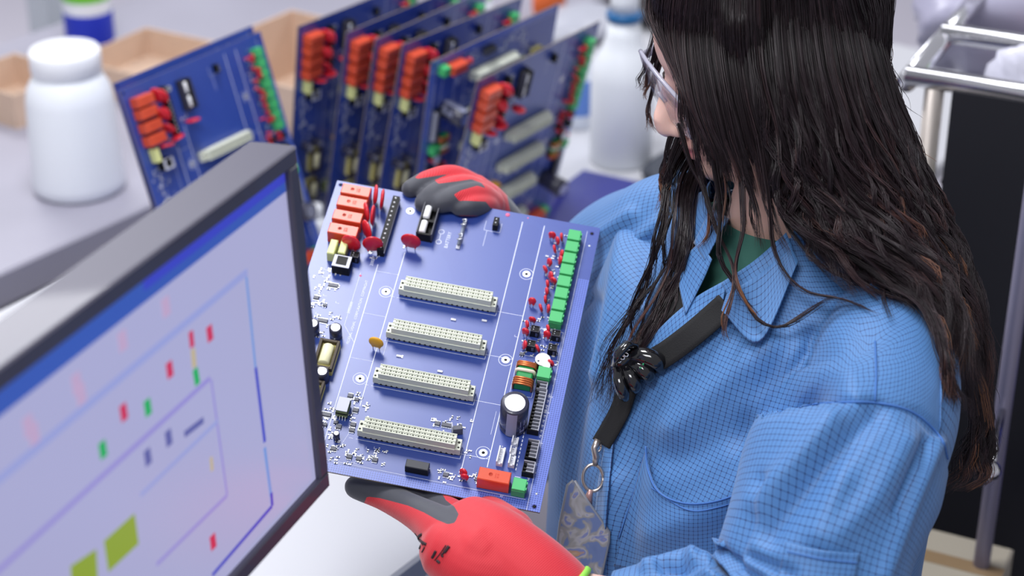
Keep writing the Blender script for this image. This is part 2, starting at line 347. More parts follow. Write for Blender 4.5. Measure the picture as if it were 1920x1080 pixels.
# slotted terminal socket strip (n poles)
def strip(n):
    L = n*3.81; b = mb(); b.box(-5.5, 5, -L/2, L/2, 0, 2.5, BLACK); b.box(4.3, 5.2, -L/2, L/2, 2.5, 8, CLEARG)
    b.box(-5.5, -4.9, -L/2, L/2, 2.5, 6, BLACK); b.box(-5.5, 5.2, -L/2-.8, -L/2, 0, 8, BLACK, .2); b.box(-5.5, 5.2, L/2, L/2+.8, 0, 8, CLEARG, .2)
    t = mb(); s = mb()
    for i in range(n): t.box(-4.9, -2.3, -L/2+i*3.81+.9, -L/2+i*3.81+2.9, 2.5, 4.6, BLACK); s.box(-2.1, 4.3, -L/2+i*3.81+.7, -L/2+i*3.81+1.5, 2.5, 7.6, CLEARG)
    u = mb(); u.box(-2.1, 4.3, -L/2+.2, L/2-.2, 2.5, 3.4, mat('grey_insert', (122, 124, 134), .3))
    return b, t, s, u
for k in (2, 12, 3, 5):
    b, t, s, u = strip(k); comp('strip%d' % k, ('terminal_strip', b), ('wire_slots', t), ('dividers', s), ('insert', u))
def wconn(n):
    b = mb(); L = n*2.5+2.4; b.box(-3, 3, -L/2, L/2, 0, 4, WHITE, .2); b.box(-3, -1.7, -L/2, L/2, 4, 8, WHITE, .3); b.box(1.2, 3, -L/2, L/2, 4, 6, WHITE, .3)
    t = mb()
    for i in range(n): t.box(-.3, .3, -L/2+2.2+i*2.5, -L/2+2.8+i*2.5, 4, 10.5, STEEL)
    return ('white_plug', b), ('contact_pins', t)
comp('w2', *wconn(2)); comp('w3', *wconn(3)); comp('w6', *wconn(6))
def ic(wx, wy, legs):
    b = mb(); b.box(-wx/2, wx/2, -wy/2, wy/2, .2, 1.9, MGREY, .25); t = mb()
    for i in range(legs):
        x = -wx/2+wx*(i+.5)/legs
        for s in (-1, 1): y0, y1 = sorted((s*wy/2, s*(wy/2+1.3))); t.box(x-.28, x+.28, y0, y1, 0, .7, SOLDER)
    return ('integrated_circuit', b), ('lead_pins', t)
comp('so16', *ic(9.6, 4, 8)); comp('so8', *ic(5, 4, 4)); comp('sot', *ic(4, 3.2, 2))
b = mb(); b.box(-5, 5, -2.3, 2.3, 1, 10, MGREY, .3); t = mb(); t.box(-5.2, -4.2, -2.6, 2.6, 6, 16, LGREY, .2); comp('regulator', ('voltage_regulator', b), ('metal_tab', t))

DINY = (45.6, -6.4, -59.4, -119.3)
LAY = []                                    # kind, x, y, rotation deg, also on the far boards
for y in (146, 130, 112, 94.5): LAY.append(('relay', -110, y, 0, 1))
for a in ((-92, 146, 12), (-83.5, 142, 8), (-94, 122, 25), (-86, 120, 5), (-89, 100, 38), (-99, 80, 80), (-78, 84, 100), (-43, 97, 88)): LAY.append(('varistor', a[0], a[1], a[2], 1))
LAY += [('header', -70, 117, 0, 1), ('battery', -33, 130, 0, 1), ('fuse', 1.5, 127, 0, 0), ('film', -115.6, 74, 0, 1), ('film', -105.5, 77, 0, 0), ('jack', -102.5, 58.5, 0, 1), ('twopin', -93, 72, 0, 0),
        ('transformer', -90.5, -49, 0, 1), ('transformer', -93, -96, 0, 1), ('cap14', -110.5, -21, 0, 1), ('cap14', -88.5, -21, 0, 1), ('cap14', -88.2, -72, 0, 0), ('disc_cap', -48, -26.8, 84, 1),
        ('coil', -61, -101.5, 0, 1), ('reed', 19, -148, 0, 1), ('jumper', 32.5, 145, 0, 1), ('buzzer', 107.9, -9, -35, 1), ('choke', 94.5, -30, 0, 1), ('bigcap', 94, -82, 0, 1),
        ('green', 112, -25, 0, 1), ('green', 112.2, -149, 0, 1), ('relay', 89, -147.5, 0, 1), ('strip2', 112.4, -37, 0, 0), ('strip12', 113.2, -64.5, 0, 1), ('strip5', 116.6, -107.5, 0, 0), ('strip3', 117, -127, 0, 0),
        ('w2', 99.4, -100.6, 0, 0), ('w2', 99.6, -111.4, 0, 0), ('w6', 89.8, -119, 0, 0), ('w3', 100.6, -122, 0, 0), ('regulator', 45.5, -101.5, 20, 0), ('cap8', -60, -131, 0, 0)]
for y in DINY: LAY.append(('din', 5.5, y, 0, 1))
for i in range(8): LAY.append(('green', 111.5, 143-i*14.6, 0, 1))
for x, y in ((94.5, 24), (94, 6.5), (114.8, 23.5), (114.4, 6.5)): LAY.append(('twopin', x, y, 0, 1))
RB = np.array([[.98048323, .19033906, .0492309], [-.15038974, .88740543, -.43576889], [-.12663161, .41986026, .89871119]])
CB = P(810.401, 630.2754, 1.77)
def loc(u, v, h=0.):                          # pixel -> mm on the held board, at height h mm
    o = CB + RB[:, 2]*h/1000; d = P(u, v, 1) - CAM; t = ((o-CAM)@RB[:, 2])/(d@RB[:, 2]); return ((CAM+d*t-CB)@RB)[:2]*1000
sv = [(1034, 447, 85), (1044, 456, 30), (1054, 449, 10), (1042, 471, 15), (1048, 480, 10), (1046, 492, 20), (1027, 497, 40), (1023, 509, 40), (1028, 522, 30), (1037, 531, 60), (1026, 537, 20), (1023, 551, 20), (1024, 566, 10),
      (996, 572, 84), (1016, 581, 25), (1026, 583, 15), (998, 603, 80), (986, 613, 25), (984, 627, 70), (1040, 608, 80), (1027, 621, 25), (1023, 634, 70), (979, 651, 20), (1011, 656, 35), (1033, 684, 60), (866, 893, 70), (871, 898, 85)]
for u, v, a in sv:
    x, y = loc(u, v+4); LAY.append(('small_varistor', x, y, a, 1))
for k, u, v in (('so16', 625, 536), ('so8', 593, 559), ('so16', 605, 602), ('so16', 611, 778), ('so8', 657, 743), ('sot', 669, 750), ('so8', 667, 770), ('sot', 630, 793), ('so8', 635, 801), ('so8', 662, 797), ('so8', 660, 807),
               ('so8', 820, 795), ('so16', 838, 798), ('so8', 625, 842), ('so8', 655, 857), ('so8', 673, 861), ('so8', 703, 863), ('so8', 836, 891), ('sot', 894, 900), ('sot', 978, 665), ('sot', 609, 573), ('sot', 609, 797)):
    x, y = loc(u, v); LAY.append((k, x, y, 0, 0))

def substrate():
    b = MB(); W, H = .2694/2, .3338/2; v = [(x, y, z) for z in (-.0016, 0) for x, y in ((-W, -H), (W, -H), (W, H), (-W, H))]
    b.add(v, [(4, 5, 6, 7), (3, 2, 1, 0)], PCB); b.add(v, [(0, 1, 5, 4), (1, 2, 6, 5), (2, 3, 7, 6), (3, 0, 4, 7)], PEDGE); return b.mesh('board')
SUB = substrate()
def ring(b, x, y, r0, r1, z0, z1, m, n=28):
    v = []
    for r, z in ((r0, z0), (r0, z1), (r1, z1), (r1, z0)): v += [(x+r*math.cos(2*math.pi*i/n), y+r*math.sin(2*math.pi*i/n), z) for i in range(n)]
    b.add(v, [(j*n+i, j*n+(i+1) % n, (j+1)*n+(i+1) % n, (j+1)*n+i) for j in range(3) for i in range(n)], m)
HOLES = [(-54.4, 144.7), (-54.8, 41.3), (-54.9, -62.6), (73.4, 93.3), (73.2, -11.4), (73.2, -116.7)]
rb = MB(); ring(rb, 0, 0, 1.5, 3.9, 0, .25, SOLDER); rb.lathe([(1.52, .02), (1.52, .05)], BLACK, 14); PAD = rb.mesh('mounting_pad', .001)
rb = MB(); ring(rb, 0, 0, 1.6, 2.4, 0, .1, mat('dark_ring', (40, 50, 130), .5)); rb.lathe([(1.62, .02), (1.62, .06)], BLACK, 12); CHOLE = rb.mesh('corner_hole', .001)
rb = MB(); rb.lathe([(1.2, 0), (1.2, .2)], SOLDER, 12); FID = rb.mesh('fiducial_dot', .001)
PADS = [(PAD, x, y) for x, y in HOLES]+[(CHOLE, x, y) for x, y in ((127.5, 158), (128.9, -161.9), (-130, 162), (-130, -162))]+[(FID, x, y) for x, y in ((127.8, 142), (128.4, -148.5))]
sb = MB()
def ln(x0, y0, x1, y1, wd=.5):
    d = np.array([x1-x0, y1-y0]); L = np.linalg.norm(d); a = math.atan2(d[1], d[0]); sb.box(0, L, -wd/2, wd/2, .02, .07, SILK, M=M4(Rz(a), (x0, y0, 0)))
for x, y0, y1 in ((57.5, 157, -138), (79.7, 157, -131), (-47.8, 92, -92), (-70, 72, -136)): ln(x, y0, x, y1, .75)
for y in (58, 39, 6, -14, -47, -67, -107, -127): ln(-70, y+6, -48, y+6, .25) if y in (58, 6, -47) else None
for y in DINY: ln(57.5, y-3, 79.7, y-3, .4); ln(-43, y-8.5, 54, y-8.5, .35); ln(54, y-8.5, 54, y+2, .35); ln(50, y-3, 57, y-3, .3)
ln(-84, 58, -84, -6, .3); ln(-84, -6, -70, -24, .3); ln(122.6, 160, 122.6, -167, .35); ln(-130, -154.5, 120, -156.5, .3)
for x, y in HOLES[1:]: ring(sb, x, y, 6.3, 6.75, .02, .07, SILK)
ring(sb, -18.5, 126, 2.4, 3.0, .02, .07, SILK); ring(sb, -18.5, 113, 2.2, 2.9, .02, .07, SILK); ln(-18.5, 123, -18.5, 116, .6)
for a in ((22, 150, 22, 138), (22, 138, 38, 138), (38, 138, 38, 150), (25, 138, 25, 118)): ln(*a, .35)
for a in ((84, -12, 84, -48), (84, -48, 105, -48), (105, -48, 105, -12), (84, -12, 105, -12), (76, -70, 76, -96), (88, 32, 121, 32), (121, 32, 121, -2), (121, -2, 88, -2), (-57, -146, -50, -122), (-40, -12, -40, -32)): ln(*a, .3)
ln(106, -135, 111, -135, .5); ln(96, -135, 102, -135, .5)
for i in range(16):
    y = -42-i*5.6; ln(119.4, y, 121.6, y-.4, .9); ln(119.6, y-1.8, 121, y-1.8, .6)
for i in range(10): ln(105.5, -86-i*4.4, 105.5, -88.8-i*4.4, .9)
for i in range(22):                       # outline brackets round the small parts
    x, y = loc(*[(590+rng.random()*45, 505+rng.random()*95), (612+rng.random()*110, 836+rng.random()*36), (960+rng.random()*80, 600+rng.random()*80)][i % 3]); ln(x, y, x+3.4, y, .3); ln(x, y, x, y+2, .3)
SILKM = sb.mesh('silkscreen_lines', .001)
# tiny chip parts: too small to pick apart
cb = MB(); WC = mat('white_chip', (214, 214, 222), .4); BC = mat('dark_chip', (44, 42, 48), .5)
CL = [((585, 500, 640, 545), 34), ((583, 540, 612, 580), 22), ((586, 585, 640, 640), 22), ((596, 745, 632, 800), 26), ((612, 800, 640, 850), 22), ((655, 735, 700, 815), 34), ((612, 835, 650, 870), 14), ((645, 843, 725, 872), 46),
      ((810, 782, 885, 812), 26), ((822, 878, 905, 905), 34), ((976, 590, 1045, 690), 60), ((1020, 440, 1062, 580), 40), ((872, 842, 884, 858), 6), ((746, 662, 756, 672), 2), ((990, 690, 1004, 715), 8), ((690, 470, 715, 485), 10), ((755, 455, 790, 472), 7), ((888, 885, 900, 915), 6)]
for (u0, v0, u1, v1), n in CL:
    for i in range(int(n*.75)):
        x, y = loc(u0+(u1-u0)*rng.random(), v0+(v1-v0)*rng.random())
        if abs(x) > 128 or y < -160: continue
        M = M4(Rz(rng.integers(2)*math.pi/2), (x, y, 0)); big = rng.random() < .3
        cb.box(-1.5, -.7, -.7, .7, 0, .8, SOLDER, M=M); cb.box(.7, 1.5, -.7, .7, 0, .8, SOLDER, M=M); cb.box(-.7, .7, -.65, .65, .05, .75, BC if rng.random() < .6 else WC, M=M)
        if big: cb.lathe([(.9, 0), (.7, .8), (.2, 1.1)], SOLDER, 8, (x+1.6, y+1.9, 0))
for u, v in ((908, 602), (825, 697), (1128/6+560, 170/6+640), (850, 600)): 
    x, y = loc(u, v); cb.box(x-2.4, x+2.4, y-1, y+1, 0, 1.2, WC)
CHIPM = cb.mesh('chip_components', .001)
TXT = []
def btext(s, x, y, size, rot=90): TXT.append((text_mesh(s, size/1000, SILK), x, y, rot))
btext('FEDERAL SIGNAL  CORPORATION  COPYRIGHT', -74.6, -27, 3.6); btext('2003', -74.6, 69, 4.4); btext('BATTERY', -8.5, 107, 5); btext('2005000', -82.5, 8, 4.0)
for i in range(4): btext('COM', 118.6, (-44, -62, -96, -128)[i], 2.4, 0)
btext('RELAY', 121.3, -62, 3.4, 90); btext('NO', 119.5, -137, 3, 90); btext('+', 121.5, -24, 4, 0); btext('-', 121.5, -31, 4, 0); btext('+', 119.5, -42, 4, 0); btext('K1', 97, -158.6, 2.6, 0)
for y in DINY: btext('J', -46.5, y-9, 4, 90)

def make_board(M, label, full, group=None):
    r = empty('circuit_board', M, label, 'circuit board', group)
    obj('board', SUB, r)
    for pm, x, y in PADS: obj(pm.name, pm, r, M4(t=(x/1000, y/1000, 0)))
    obj('silkscreen_lines', SILKM, r, kind='stuff'); obj('chip_components', CHIPM, r, kind='stuff')
    if full:
        for me, x, y, a in TXT: obj('silkscreen_text', me, r, M4(Rz(math.radians(a)), (x/1000, y/1000, .00006)))
        db = MB()
        for u, v, s in ((952, 403, 2.3), (990, 409, .8), (676, 517, 1.2)): 
            x, y = loc(u, v); db.lathe([(s, .02), (s, .08)], PINKD, 14, (x, y, 0))
            obj('ink_dot', db.mesh('ink_dot', .001), r); db = MB()
    for kind, x, y, a, major in LAY:
        if not (full or major): continue
        tilt = np.eye(3)
        if kind in ('varistor', 'small_varistor'):
            q = random.Random(int(x*97+y*31)); tilt = Ry(q.uniform(-.3, .3) if kind == 'small_varistor' else q.uniform(-.05, .22))
        Mc = M4(Rz(math.radians(a)) @ tilt, (x/1000, y/1000, 0))
        pn, me = CM[kind][0]; p = obj(pn, me, r, Mc)
        for sn, sm in CM[kind][1:]:
            if full or kind not in ('small_varistor', 'twopin'): obj(sn, sm, p)
    return r
make_board(M4(RB, CB), 'blue circuit board held up between two red and black gloves', True)
def up_pose(q, flip=False):
    return M4(Rz(q[0]) @ Rx(-q[1]) @ UPR @ Rz(q[2]+(math.pi if flip else 0)), P(*q[3:]))
LQ = [.9774, .2918, .0051, 429.2844, 336.7386, 2.5001]
make_board(up_pose(LQ), 'blue circuit board leaning behind the monitor, front one of the pair beside the white jar', False)
M = up_pose(LQ); M[:3, 3] += -M[:3, 2]*.040 + M[:3, 0]*.028 + M[:3, 1]*.004
make_board(M, 'blue circuit board almost hidden behind its leaning twin next to the white jar', False)
RK = [([.9565, -.1247, -.0081, 663.18, 204.16, 2.7174], 0, 'rack circuit board standing closest to the leaning pair, its relays fully shown'),
      ([.9601, -.1794, -.0097, 738.28, 211.42, 2.7003], 0, 'second circuit board in the rack counting from the leaning pair'),
      ([.9900, -.2000, -.0042, 781.89, 220.69, 2.6889], 0, 'third circuit board in the rack, its relay stack half covered by the next board'),
      ([.9294, -.2113, -.0193, 835.64, 235.28, 2.6499], 0, 'fourth circuit board in the rack, just before the upside-down one'),
      ([.8927, -.2093, .0400, 903.44, 256.22, 2.6115], 1, 'circuit board standing upside down in the rack, one relay and green terminal on top'),
      ([.9190, -.2876, .0304, 965.58, 285.30, 2.5722], 0, 'rack circuit board nearest the white bottle, its pale connectors fully shown')]
for q, fl_, lb in RK: make_board(up_pose(q, fl_), lb, False, 'circuit boards standing in the rack')

# ---------------------------------------------------------------- monitor
MR = Rz(math.radians(69.14)) @ Rx(-math.radians(3.24)) @ UPR @ Rz(math.radians(-1.25)); MO = P(552, 273, 1.4217)   # outer top right corner
mon = empty('computer_monitor', M4(MR, MO), 'dark framed computer monitor showing a pale diagram, standing on the white desk', 'monitor')
MW, MH, BZ = .49, .300, .0145
def mloc(u, v):
    d = P(u, v, 1)-CAM; t = ((MO-CAM)@MR[:, 2])/(d@MR[:, 2]); return ((CAM+d*t-MO)@MR)[:2]
FRM = mat('monitor_frame', (72, 70, 86), .42, bump=.04, coat=.15)
b = MB(); b.box(-MW, 0, -MH, 0, -.038, -.008, FRM); b.box(-MW+.03, -.03, -MH+.03, -.03, -.06, -.038, FRM); obj('housing', b, mon)
b = MB()
for x0, x1, y0, y1 in ((-MW, 0, -BZ, 0), (-MW, 0, -MH, -MH+BZ), (-MW, -MW+BZ, -MH+BZ, -BZ), (-BZ, 0, -MH+BZ, -BZ)): b.box(x0, x1, y0, y1, -.008, .002, FRM, .0015)
obj('bezel', b, mon)
def scr(name, rgb, s=1.0):
    m = mat(name, rgb, .25); bs = m.node_tree.nodes['Principled BSDF']; bs.inputs['Base Color'].default_value = (.01, .01, .012, 1)
    bs.inputs['Emission Color'].default_value = (*lin(rgb), 1); bs.inputs['Emission Strength'].default_value = s*.84; return m
b = MB(); b.box(-MW+BZ, -BZ, -MH+BZ, -BZ, -.008, -.003, scr('screen_pale', (184, 184, 226))); obj('screen', b, mon)
def sq(c, pts, z=-.0028):
    b = MB(); p = [mloc(*q) for q in pts]; b.add([(x, y, z) for x, y in p], [tuple(range(len(p)))], SC[c]); obj('screen_graphic', b, mon)
SC = {'blue': scr('screen_blue', (58, 92, 190)), 'dblue': scr('screen_dark_blue', (62, 70, 205)), 'lblue': scr('screen_light_blue', (120, 160, 232)), 'pblue': scr('screen_line', (164, 172, 232)), 'red': scr('screen_red', (216, 52, 92)),
      'green': scr('screen_green', (40, 184, 96)), 'olive': scr('screen_olive', (152, 176, 54)), 'viol': scr('screen_violet', (160, 150, 226)), 'pink': scr('screen_pink', (204, 176, 214)), 'slate': scr('screen_slate', (104, 106, 176)), 'sand': scr('screen_sand', (206, 190, 150))}
xr, yt, yb = -BZ-.0005, -BZ-.0005, -MH+BZ
def rect(c, x0, x1, y0, y1, z=-.0028): obj('screen_graphic', MB().add([(x0, y0, z), (x1, y0, z), (x1, y1, z), (x0, y1, z)], [(0, 1, 2, 3)], SC[c]), mon)
rect('blue', -MW+BZ, xr, yt-.017, yt); rect('dblue', -.22, xr, yt-.009, yt-.002, -.0026)
def seg(c, a, b_, wd, z=-.0027):
    a = np.array(mloc(*a)); b2 = np.array(mloc(*b_)); d = (b2-a)/np.linalg.norm(b2-a); n = np.array([-d[1], d[0]])*wd/2
    obj('screen_graphic', MB().add([(*q, z) for q in (a-n, b2-n, b2+n, a+n)], [(0, 1, 2, 3)], SC[c]), mon)
seg('lblue', (468, 520), (485, 690), .003); seg('dblue', (485, 690), (502, 830), .004, -.0025); seg('lblue', (502, 840), (514, 930), .004); seg('dblue', (514, 925), (516, 950), .004, -.0025)
seg('dblue', (516, 950), (404, 1080), .0032); seg('pblue', (470, 510), (0, 905), .006); seg('viol', (400, 710), (0, 1075), .004); seg('viol', (402, 712), (432, 930), .0025); seg('viol', (432, 930), (300, 1060), .003)
seg('pblue', (415, 790), (270, 930), .0035)
def blob(c, u, v, w_=.008, h_=.012):
    x, y = mloc(u, v); rect(c, x-w_/2, x+w_/2, y-h_/2, y+h_/2, -.0024)
for c, u, v in (('red', 399, 626), ('red', 324, 694), ('red', 238, 774), ('green', 283, 765), ('green', 199, 844), ('red', 405, 1017), ('slate', 322, 822), ('slate', 283, 858)): blob(c, u, v)
seg('red', (364, 622), (367, 652), .006); seg('sand', (368, 655), (371, 690), .006); seg('green', (372, 692), (377, 722), .007); seg('slate', (352, 816), (388, 788), .005)
seg('olive', (205, 1045), (262, 992), .024, -.0024); seg('olive', (140, 1095), (188, 1062), .024, -.0024); seg('sand', (402, 858), (404, 884), .004)
for u, v in ((60, 800), (150, 720), (317, 576), (236, 640), (70, 815), (158, 740)): blob('pink', u, v, .01, .014)

# stand: in world space so that it is upright
stand = MB(); base = MO + MR @ np.array([-MW/2, -MH/2, -.07]); IM = np.linalg.inv(M4(MR, MO))
def wl(v): return (np.c_[np.array(v, float), np.ones(len(v))] @ IM.T)[:, :3]
s2 = MB(); s2.tube(wl([base+np.array([0, 0, .02]), base+np.array([-.03, .01, -.04]), [base[0]-.03, base[1]+.01, ZT+.012]]), [.03, .03, .028], FRM, 14); obj('stand_neck', s2, mon)
s3 = MB(); a = np.linspace(0, 2*np.pi, 28, endpoint=False)
v = [(base[0]-.03+.11*math.cos(t)*s, base[1]+.01+.09*math.sin(t)*s, z) for z, s in ((ZT+.0005, 1), (ZT+.008, 1), (ZT+.014, .9)) for t in a]
s3.add(wl(v), [(j*28+i, j*28+(i+1) % 28, (j+1)*28+(i+1) % 28, (j+1)*28+i) for j in range(2) for i in range(28)]+[tuple(range(56, 84))], FRM); obj('stand_base', s3, mon)

# ---------------------------------------------------------------- things on the benches
def lathe_thing(name, label, cat, M, parts, group=None):
    r = empty(name, M, label, cat, group)
    for pn, prof, m, n in parts: b = MB(); b.lathe(prof, m, n); obj(pn, b, r)
    return r
HD = mat('white_hdpe', (236, 240, 246), .45)
p = onz(150, 352, ZT)
lathe_thing('plastic_jar', 'wide white plastic jar with a screw lid on the grey bench', 'jar', M4(t=p), [
    ('jar_body', [(.062, 0), (.07, .006), (.071, .02), (.069, .05), (.066, .148), (.062, .168), (.052, .186), (.047, .192)], HD, 40), ('lid', [(.050, .192), (.053, .195), (.0535, .222), (.051, .227), (.02, .2275)], mat('white_lid', (244, 246, 250), .4), 40)])
p = onz(1163, 300, ZT)
lathe_thing('spray_bottle', 'tall white plastic bottle with a blue collar near her face', 'bottle', M4(t=p), [
    ('bottle_body', [(.045, 0), (.05, .005), (.05, .14), (.048, .165), (.036, .185), (.027, .21), (.025, .235)], HD, 32), ('collar', [(.026, .235), (.028, .237), (.028, .247), (.024, .249)], mat('blue_collar', (28, 96, 150), .4), 28),
    ('nozzle', [(.022, .249), (.022, .27), (.018, .3), (.016, .33), (.007, .335)], HD, 24)])
p = onz(1082, 232, ZT)
lathe_thing('labelled_bottle', 'small clear bottle with a blue label half behind the white bottle', 'bottle', M4(t=p), [
    ('bottle_body', [(.03, 0), (.033, .004), (.033, .1), (.014, .12), (.013, .14)], mat('milky_plastic', (214, 220, 232), .4), 24), ('label', [(.0335, .025), (.0337, .026), (.0337, .085), (.0335, .086)], mat('blue_label', (90, 128, 200), .5), 24)])
p = onz(592, 470, ZT)
lathe_thing('small_bottle', 'small white bottle standing behind the held board beside the monitor', 'bottle', M4(t=p), [
    ('bottle_body', [(.02, 0), (.022, .004), (.022, .045), (.012, .055)], HD, 20), ('cap', [(.013, .055), (.0135, .057), (.0135, .07), (.012, .072)], WHITE, 20)])
# cleaner bottle far behind, green and blue label
p = onz(172, 92, ZT)
r = lathe_thing('cleaner_bottle', 'white bottle with a green and blue label on the far bench', 'bottle', M4(t=p), [
    ('bottle_body', [(.04, 0), (.044, .005), (.044, .19), (.02, .23), (.018, .25)], HD, 28), ('green_label', [(.0445, .1), (.0447, .101), (.0447, .15), (.0445, .151)], mat('lime_label', (112, 200, 60), .5), 28), ('blue_label', [(.0445, .02), (.0447, .021), (.0447, .075), (.0445, .076)], mat('royal_blue_label', (30, 50, 180), .5), 28)])
CARD = mat('corrugated_cardboard', (206, 180, 160), .85, bump=.15, var=.08, bscale=40)
def carton(u, v, lx, ly, h, label, yaw=0., z=ZT):
    p = onz(u, v, z); r = empty('cardboard_box', M4(BENCH @ Rz(yaw), p), label, 'box')
    t = .004; b = MB(); b.box(-lx/2, lx/2, -ly/2, ly/2, 0, t, CARD); obj('box_bottom', b, r)
    for x0, x1, y0, y1 in ((-lx/2, -lx/2+t, -ly/2, ly/2), (lx/2-t, lx/2, -ly/2, ly/2), (-lx/2+t, lx/2-t, -ly/2, -ly/2+t), (-lx/2+t, lx/2-t, ly/2-t, ly/2)):
        b = MB(); b.box(x0, x1, y0, y1, t, h, CARD); obj('side_wall', b, r)
    return r
carton(34, 200, .16, .14, .06, 'open cardboard tray behind the white jar')
carton(275, 150, .16, .2, .055, 'cardboard box between the white jar and the leaning boards', .1)
carton(560, 215, .26, .30, .12, 'cardboard box between the leaning pair and the rack of boards', .05)
# tubular frame posts behind the bench
for u, v, lb in ((100, 90, 'pale grey upright post rising beside the green labelled bottle'), (398, 90, 'pale grey upright post behind the leaning circuit boards')):
    p = onz(u, v, ZT-.2); b = MB(); b.box(-.032, .032, -.032, .032, 0, 2.4, mat('pale_grey_powder_coat', (196, 202, 210), .5), .004, M=M4(BENCH, (p[0], p[1], 0))); q = empty('frame_post', None, lb, 'post'); obj('post_tube', b, q)
    c = MB(); c.box(-.06, .06, -.06, .06, 0, .012, mleg, .002, M=M4(BENCH, (p[0], p[1], 0))); obj('foot_plate', c, q)
# rack: base rails with comb fingers
rk = empty('board_rack', M4(BENCH, (0, 0, 0)), 'black comb rack holding the standing circuit boards on the white workbench', 'rack')
ctrs = np.array([P(*q[0][3:]) for q in RK]); ec = np.stack([ctrs@E2, ctrs@E1], 1); a0, a1 = ec[:, 0].min()-.14, ec[:, 0].max()+.02
for yy in (ec[:, 1].mean()-.07, ec[:, 1].mean()+.07):
    b = MB(); b.box(a0, a1, yy-.009, yy+.009, ZT, ZT+.008, BLACK); obj('base_rail', b, rk)
for x in (a0+.004, a1-.012):
    b = MB(); b.box(x, x+.01, ec[:, 1].mean()-.079, ec[:, 1].mean()+.079, ZT, ZT+.0075, BLACK); obj('cross_rail', b, rk)
# board lying flat
p = onz(1120, 398, ZT); r = empty('bare_board', M4(BENCH @ Rz(.12), p+np.array([0, 0, .0065])), 'dark blue bare board lying flat on the workbench behind her arm', 'circuit board')
b = MB(); b.box(-.085, .11, -.12, .12, -.0016, 0, mat('dark_blue_mask', (44, 48, 128), .3, coat=.3, var=.05, bscale=20)); obj('board', b, r)
b = MB()
for x in (-.075, .1):
    for y in (-.11, .11): b.lathe([(.003, -.0065), (.003, -.0016)], BLACK, 10, (x, y, 0))
obj('standoff_feet', b, r); b = MB(); b.lathe([(.004, 0), (.004, .0003)], STEEL, 12, (.02, .01, 0)); obj('solder_pad', b, r)
# dark pouch near her face; tool
def blobmesh(name, dims, m, seed, amp=.25, n=28):
    r = np.random.default_rng(seed); b = MB(); ph = r.random((6, 3))*6; fr = r.random((6, 3))*5+1.5; v = []
    for j in range(n+1):
        for i in range(n):
            t, q = 2*np.pi*i/n, np.pi*j/n; d = np.array([math.sin(q)*math.cos(t), math.sin(q)*math.sin(t), math.cos(q)])
            s = 1+amp*np.mean(np.sin(fr@d+ph[:, 0])+.5*np.abs(np.sin(2.3*fr@d+ph[:, 1]))); x = d*s*np.array(dims); x[2] = max(x[2], -dims[2]*.75)+dims[2]*.75; v.append(x)
    b.add(v, [(j*n+i, (j+1)*n+i, (j+1)*n+(i+1) % n, j*n+(i+1) % n) for j in range(n) for i in range(n)], m, True); return b.mesh(name)
p = onz(1258, 322, ZT); obj('cable_bundle', blobmesh('cable_bundle', (.03, .06, .016), mat('dark_grey_fabric', (70, 74, 84), .8, bump=.2), 3), M=M4(BENCH, p), label='dark grey bundle lying on the workbench in front of her face', cat='bundle')
b = MB(); p0 = onz(1020, 330, ZT+.05); p1_ = onz(1058, 352, ZT+.01); b.tube([p0, p1_], [.006, .005], BLACK, 8); b.tube([p1_, p1_+(p1_-p0)*.4], [.003, .002], STEEL, 6); obj('screwdriver', b, label='black handled tool poking out beside the rack next to the flat board', cat='tool')
# things behind the rack
def gadget(name, u, v, dims, m, label, cat, seed, z=ZT): obj(name, blobmesh(name, dims, m, seed, .12), M=M4(BENCH, onz(u, v, z)), label=label, cat=cat)
gadget('plastic_pouch', 1085, 66, (.07, .09, .03), mat('silver_film', (176, 178, 190), .35, bump=.3, bscale=30), 'silver grey plastic pouch lying behind the rack next to the white bottle', 'pouch', 5)
gadget('plastic_pouch', 1222, 34, (.09, .08, .04), mat('black_film', (40, 40, 46), .4), 'black plastic pouch behind the white bottle by her forehead', 'pouch', 9)
gadget('orange_pouch', 1030, 30, (.02, .05, .05), mat('orange_film', (232, 112, 56), .5), 'orange packet standing behind the rack', 'packet', 6)
lathe_thing('blue_cap_bottle', 'little bottle with a bright blue cap behind the rack', 'bottle', M4(t=onz(885, 92, ZT)), [('bottle_body', [(.016, 0), (.018, .003), (.018, .07), (.012, .08)], HD, 18), ('cap', [(.0165, .08), (.017, .082), (.017, .112), (.015, .115)], mat('bright_blue_cap', (40, 60, 240), .4), 18)])
lathe_thing('green_cap_bottle', 'little bottle with a lime green cap behind the rack', 'bottle', M4(t=onz(905, 72, ZT)), [('bottle_body', [(.016, 0), (.018, .003), (.018, .07), (.012, .08)], HD, 18), ('cap', [(.0165, .08), (.017, .082), (.017, .107), (.015, .11)], mat('lime_cap', (90, 200, 60), .4), 18)])

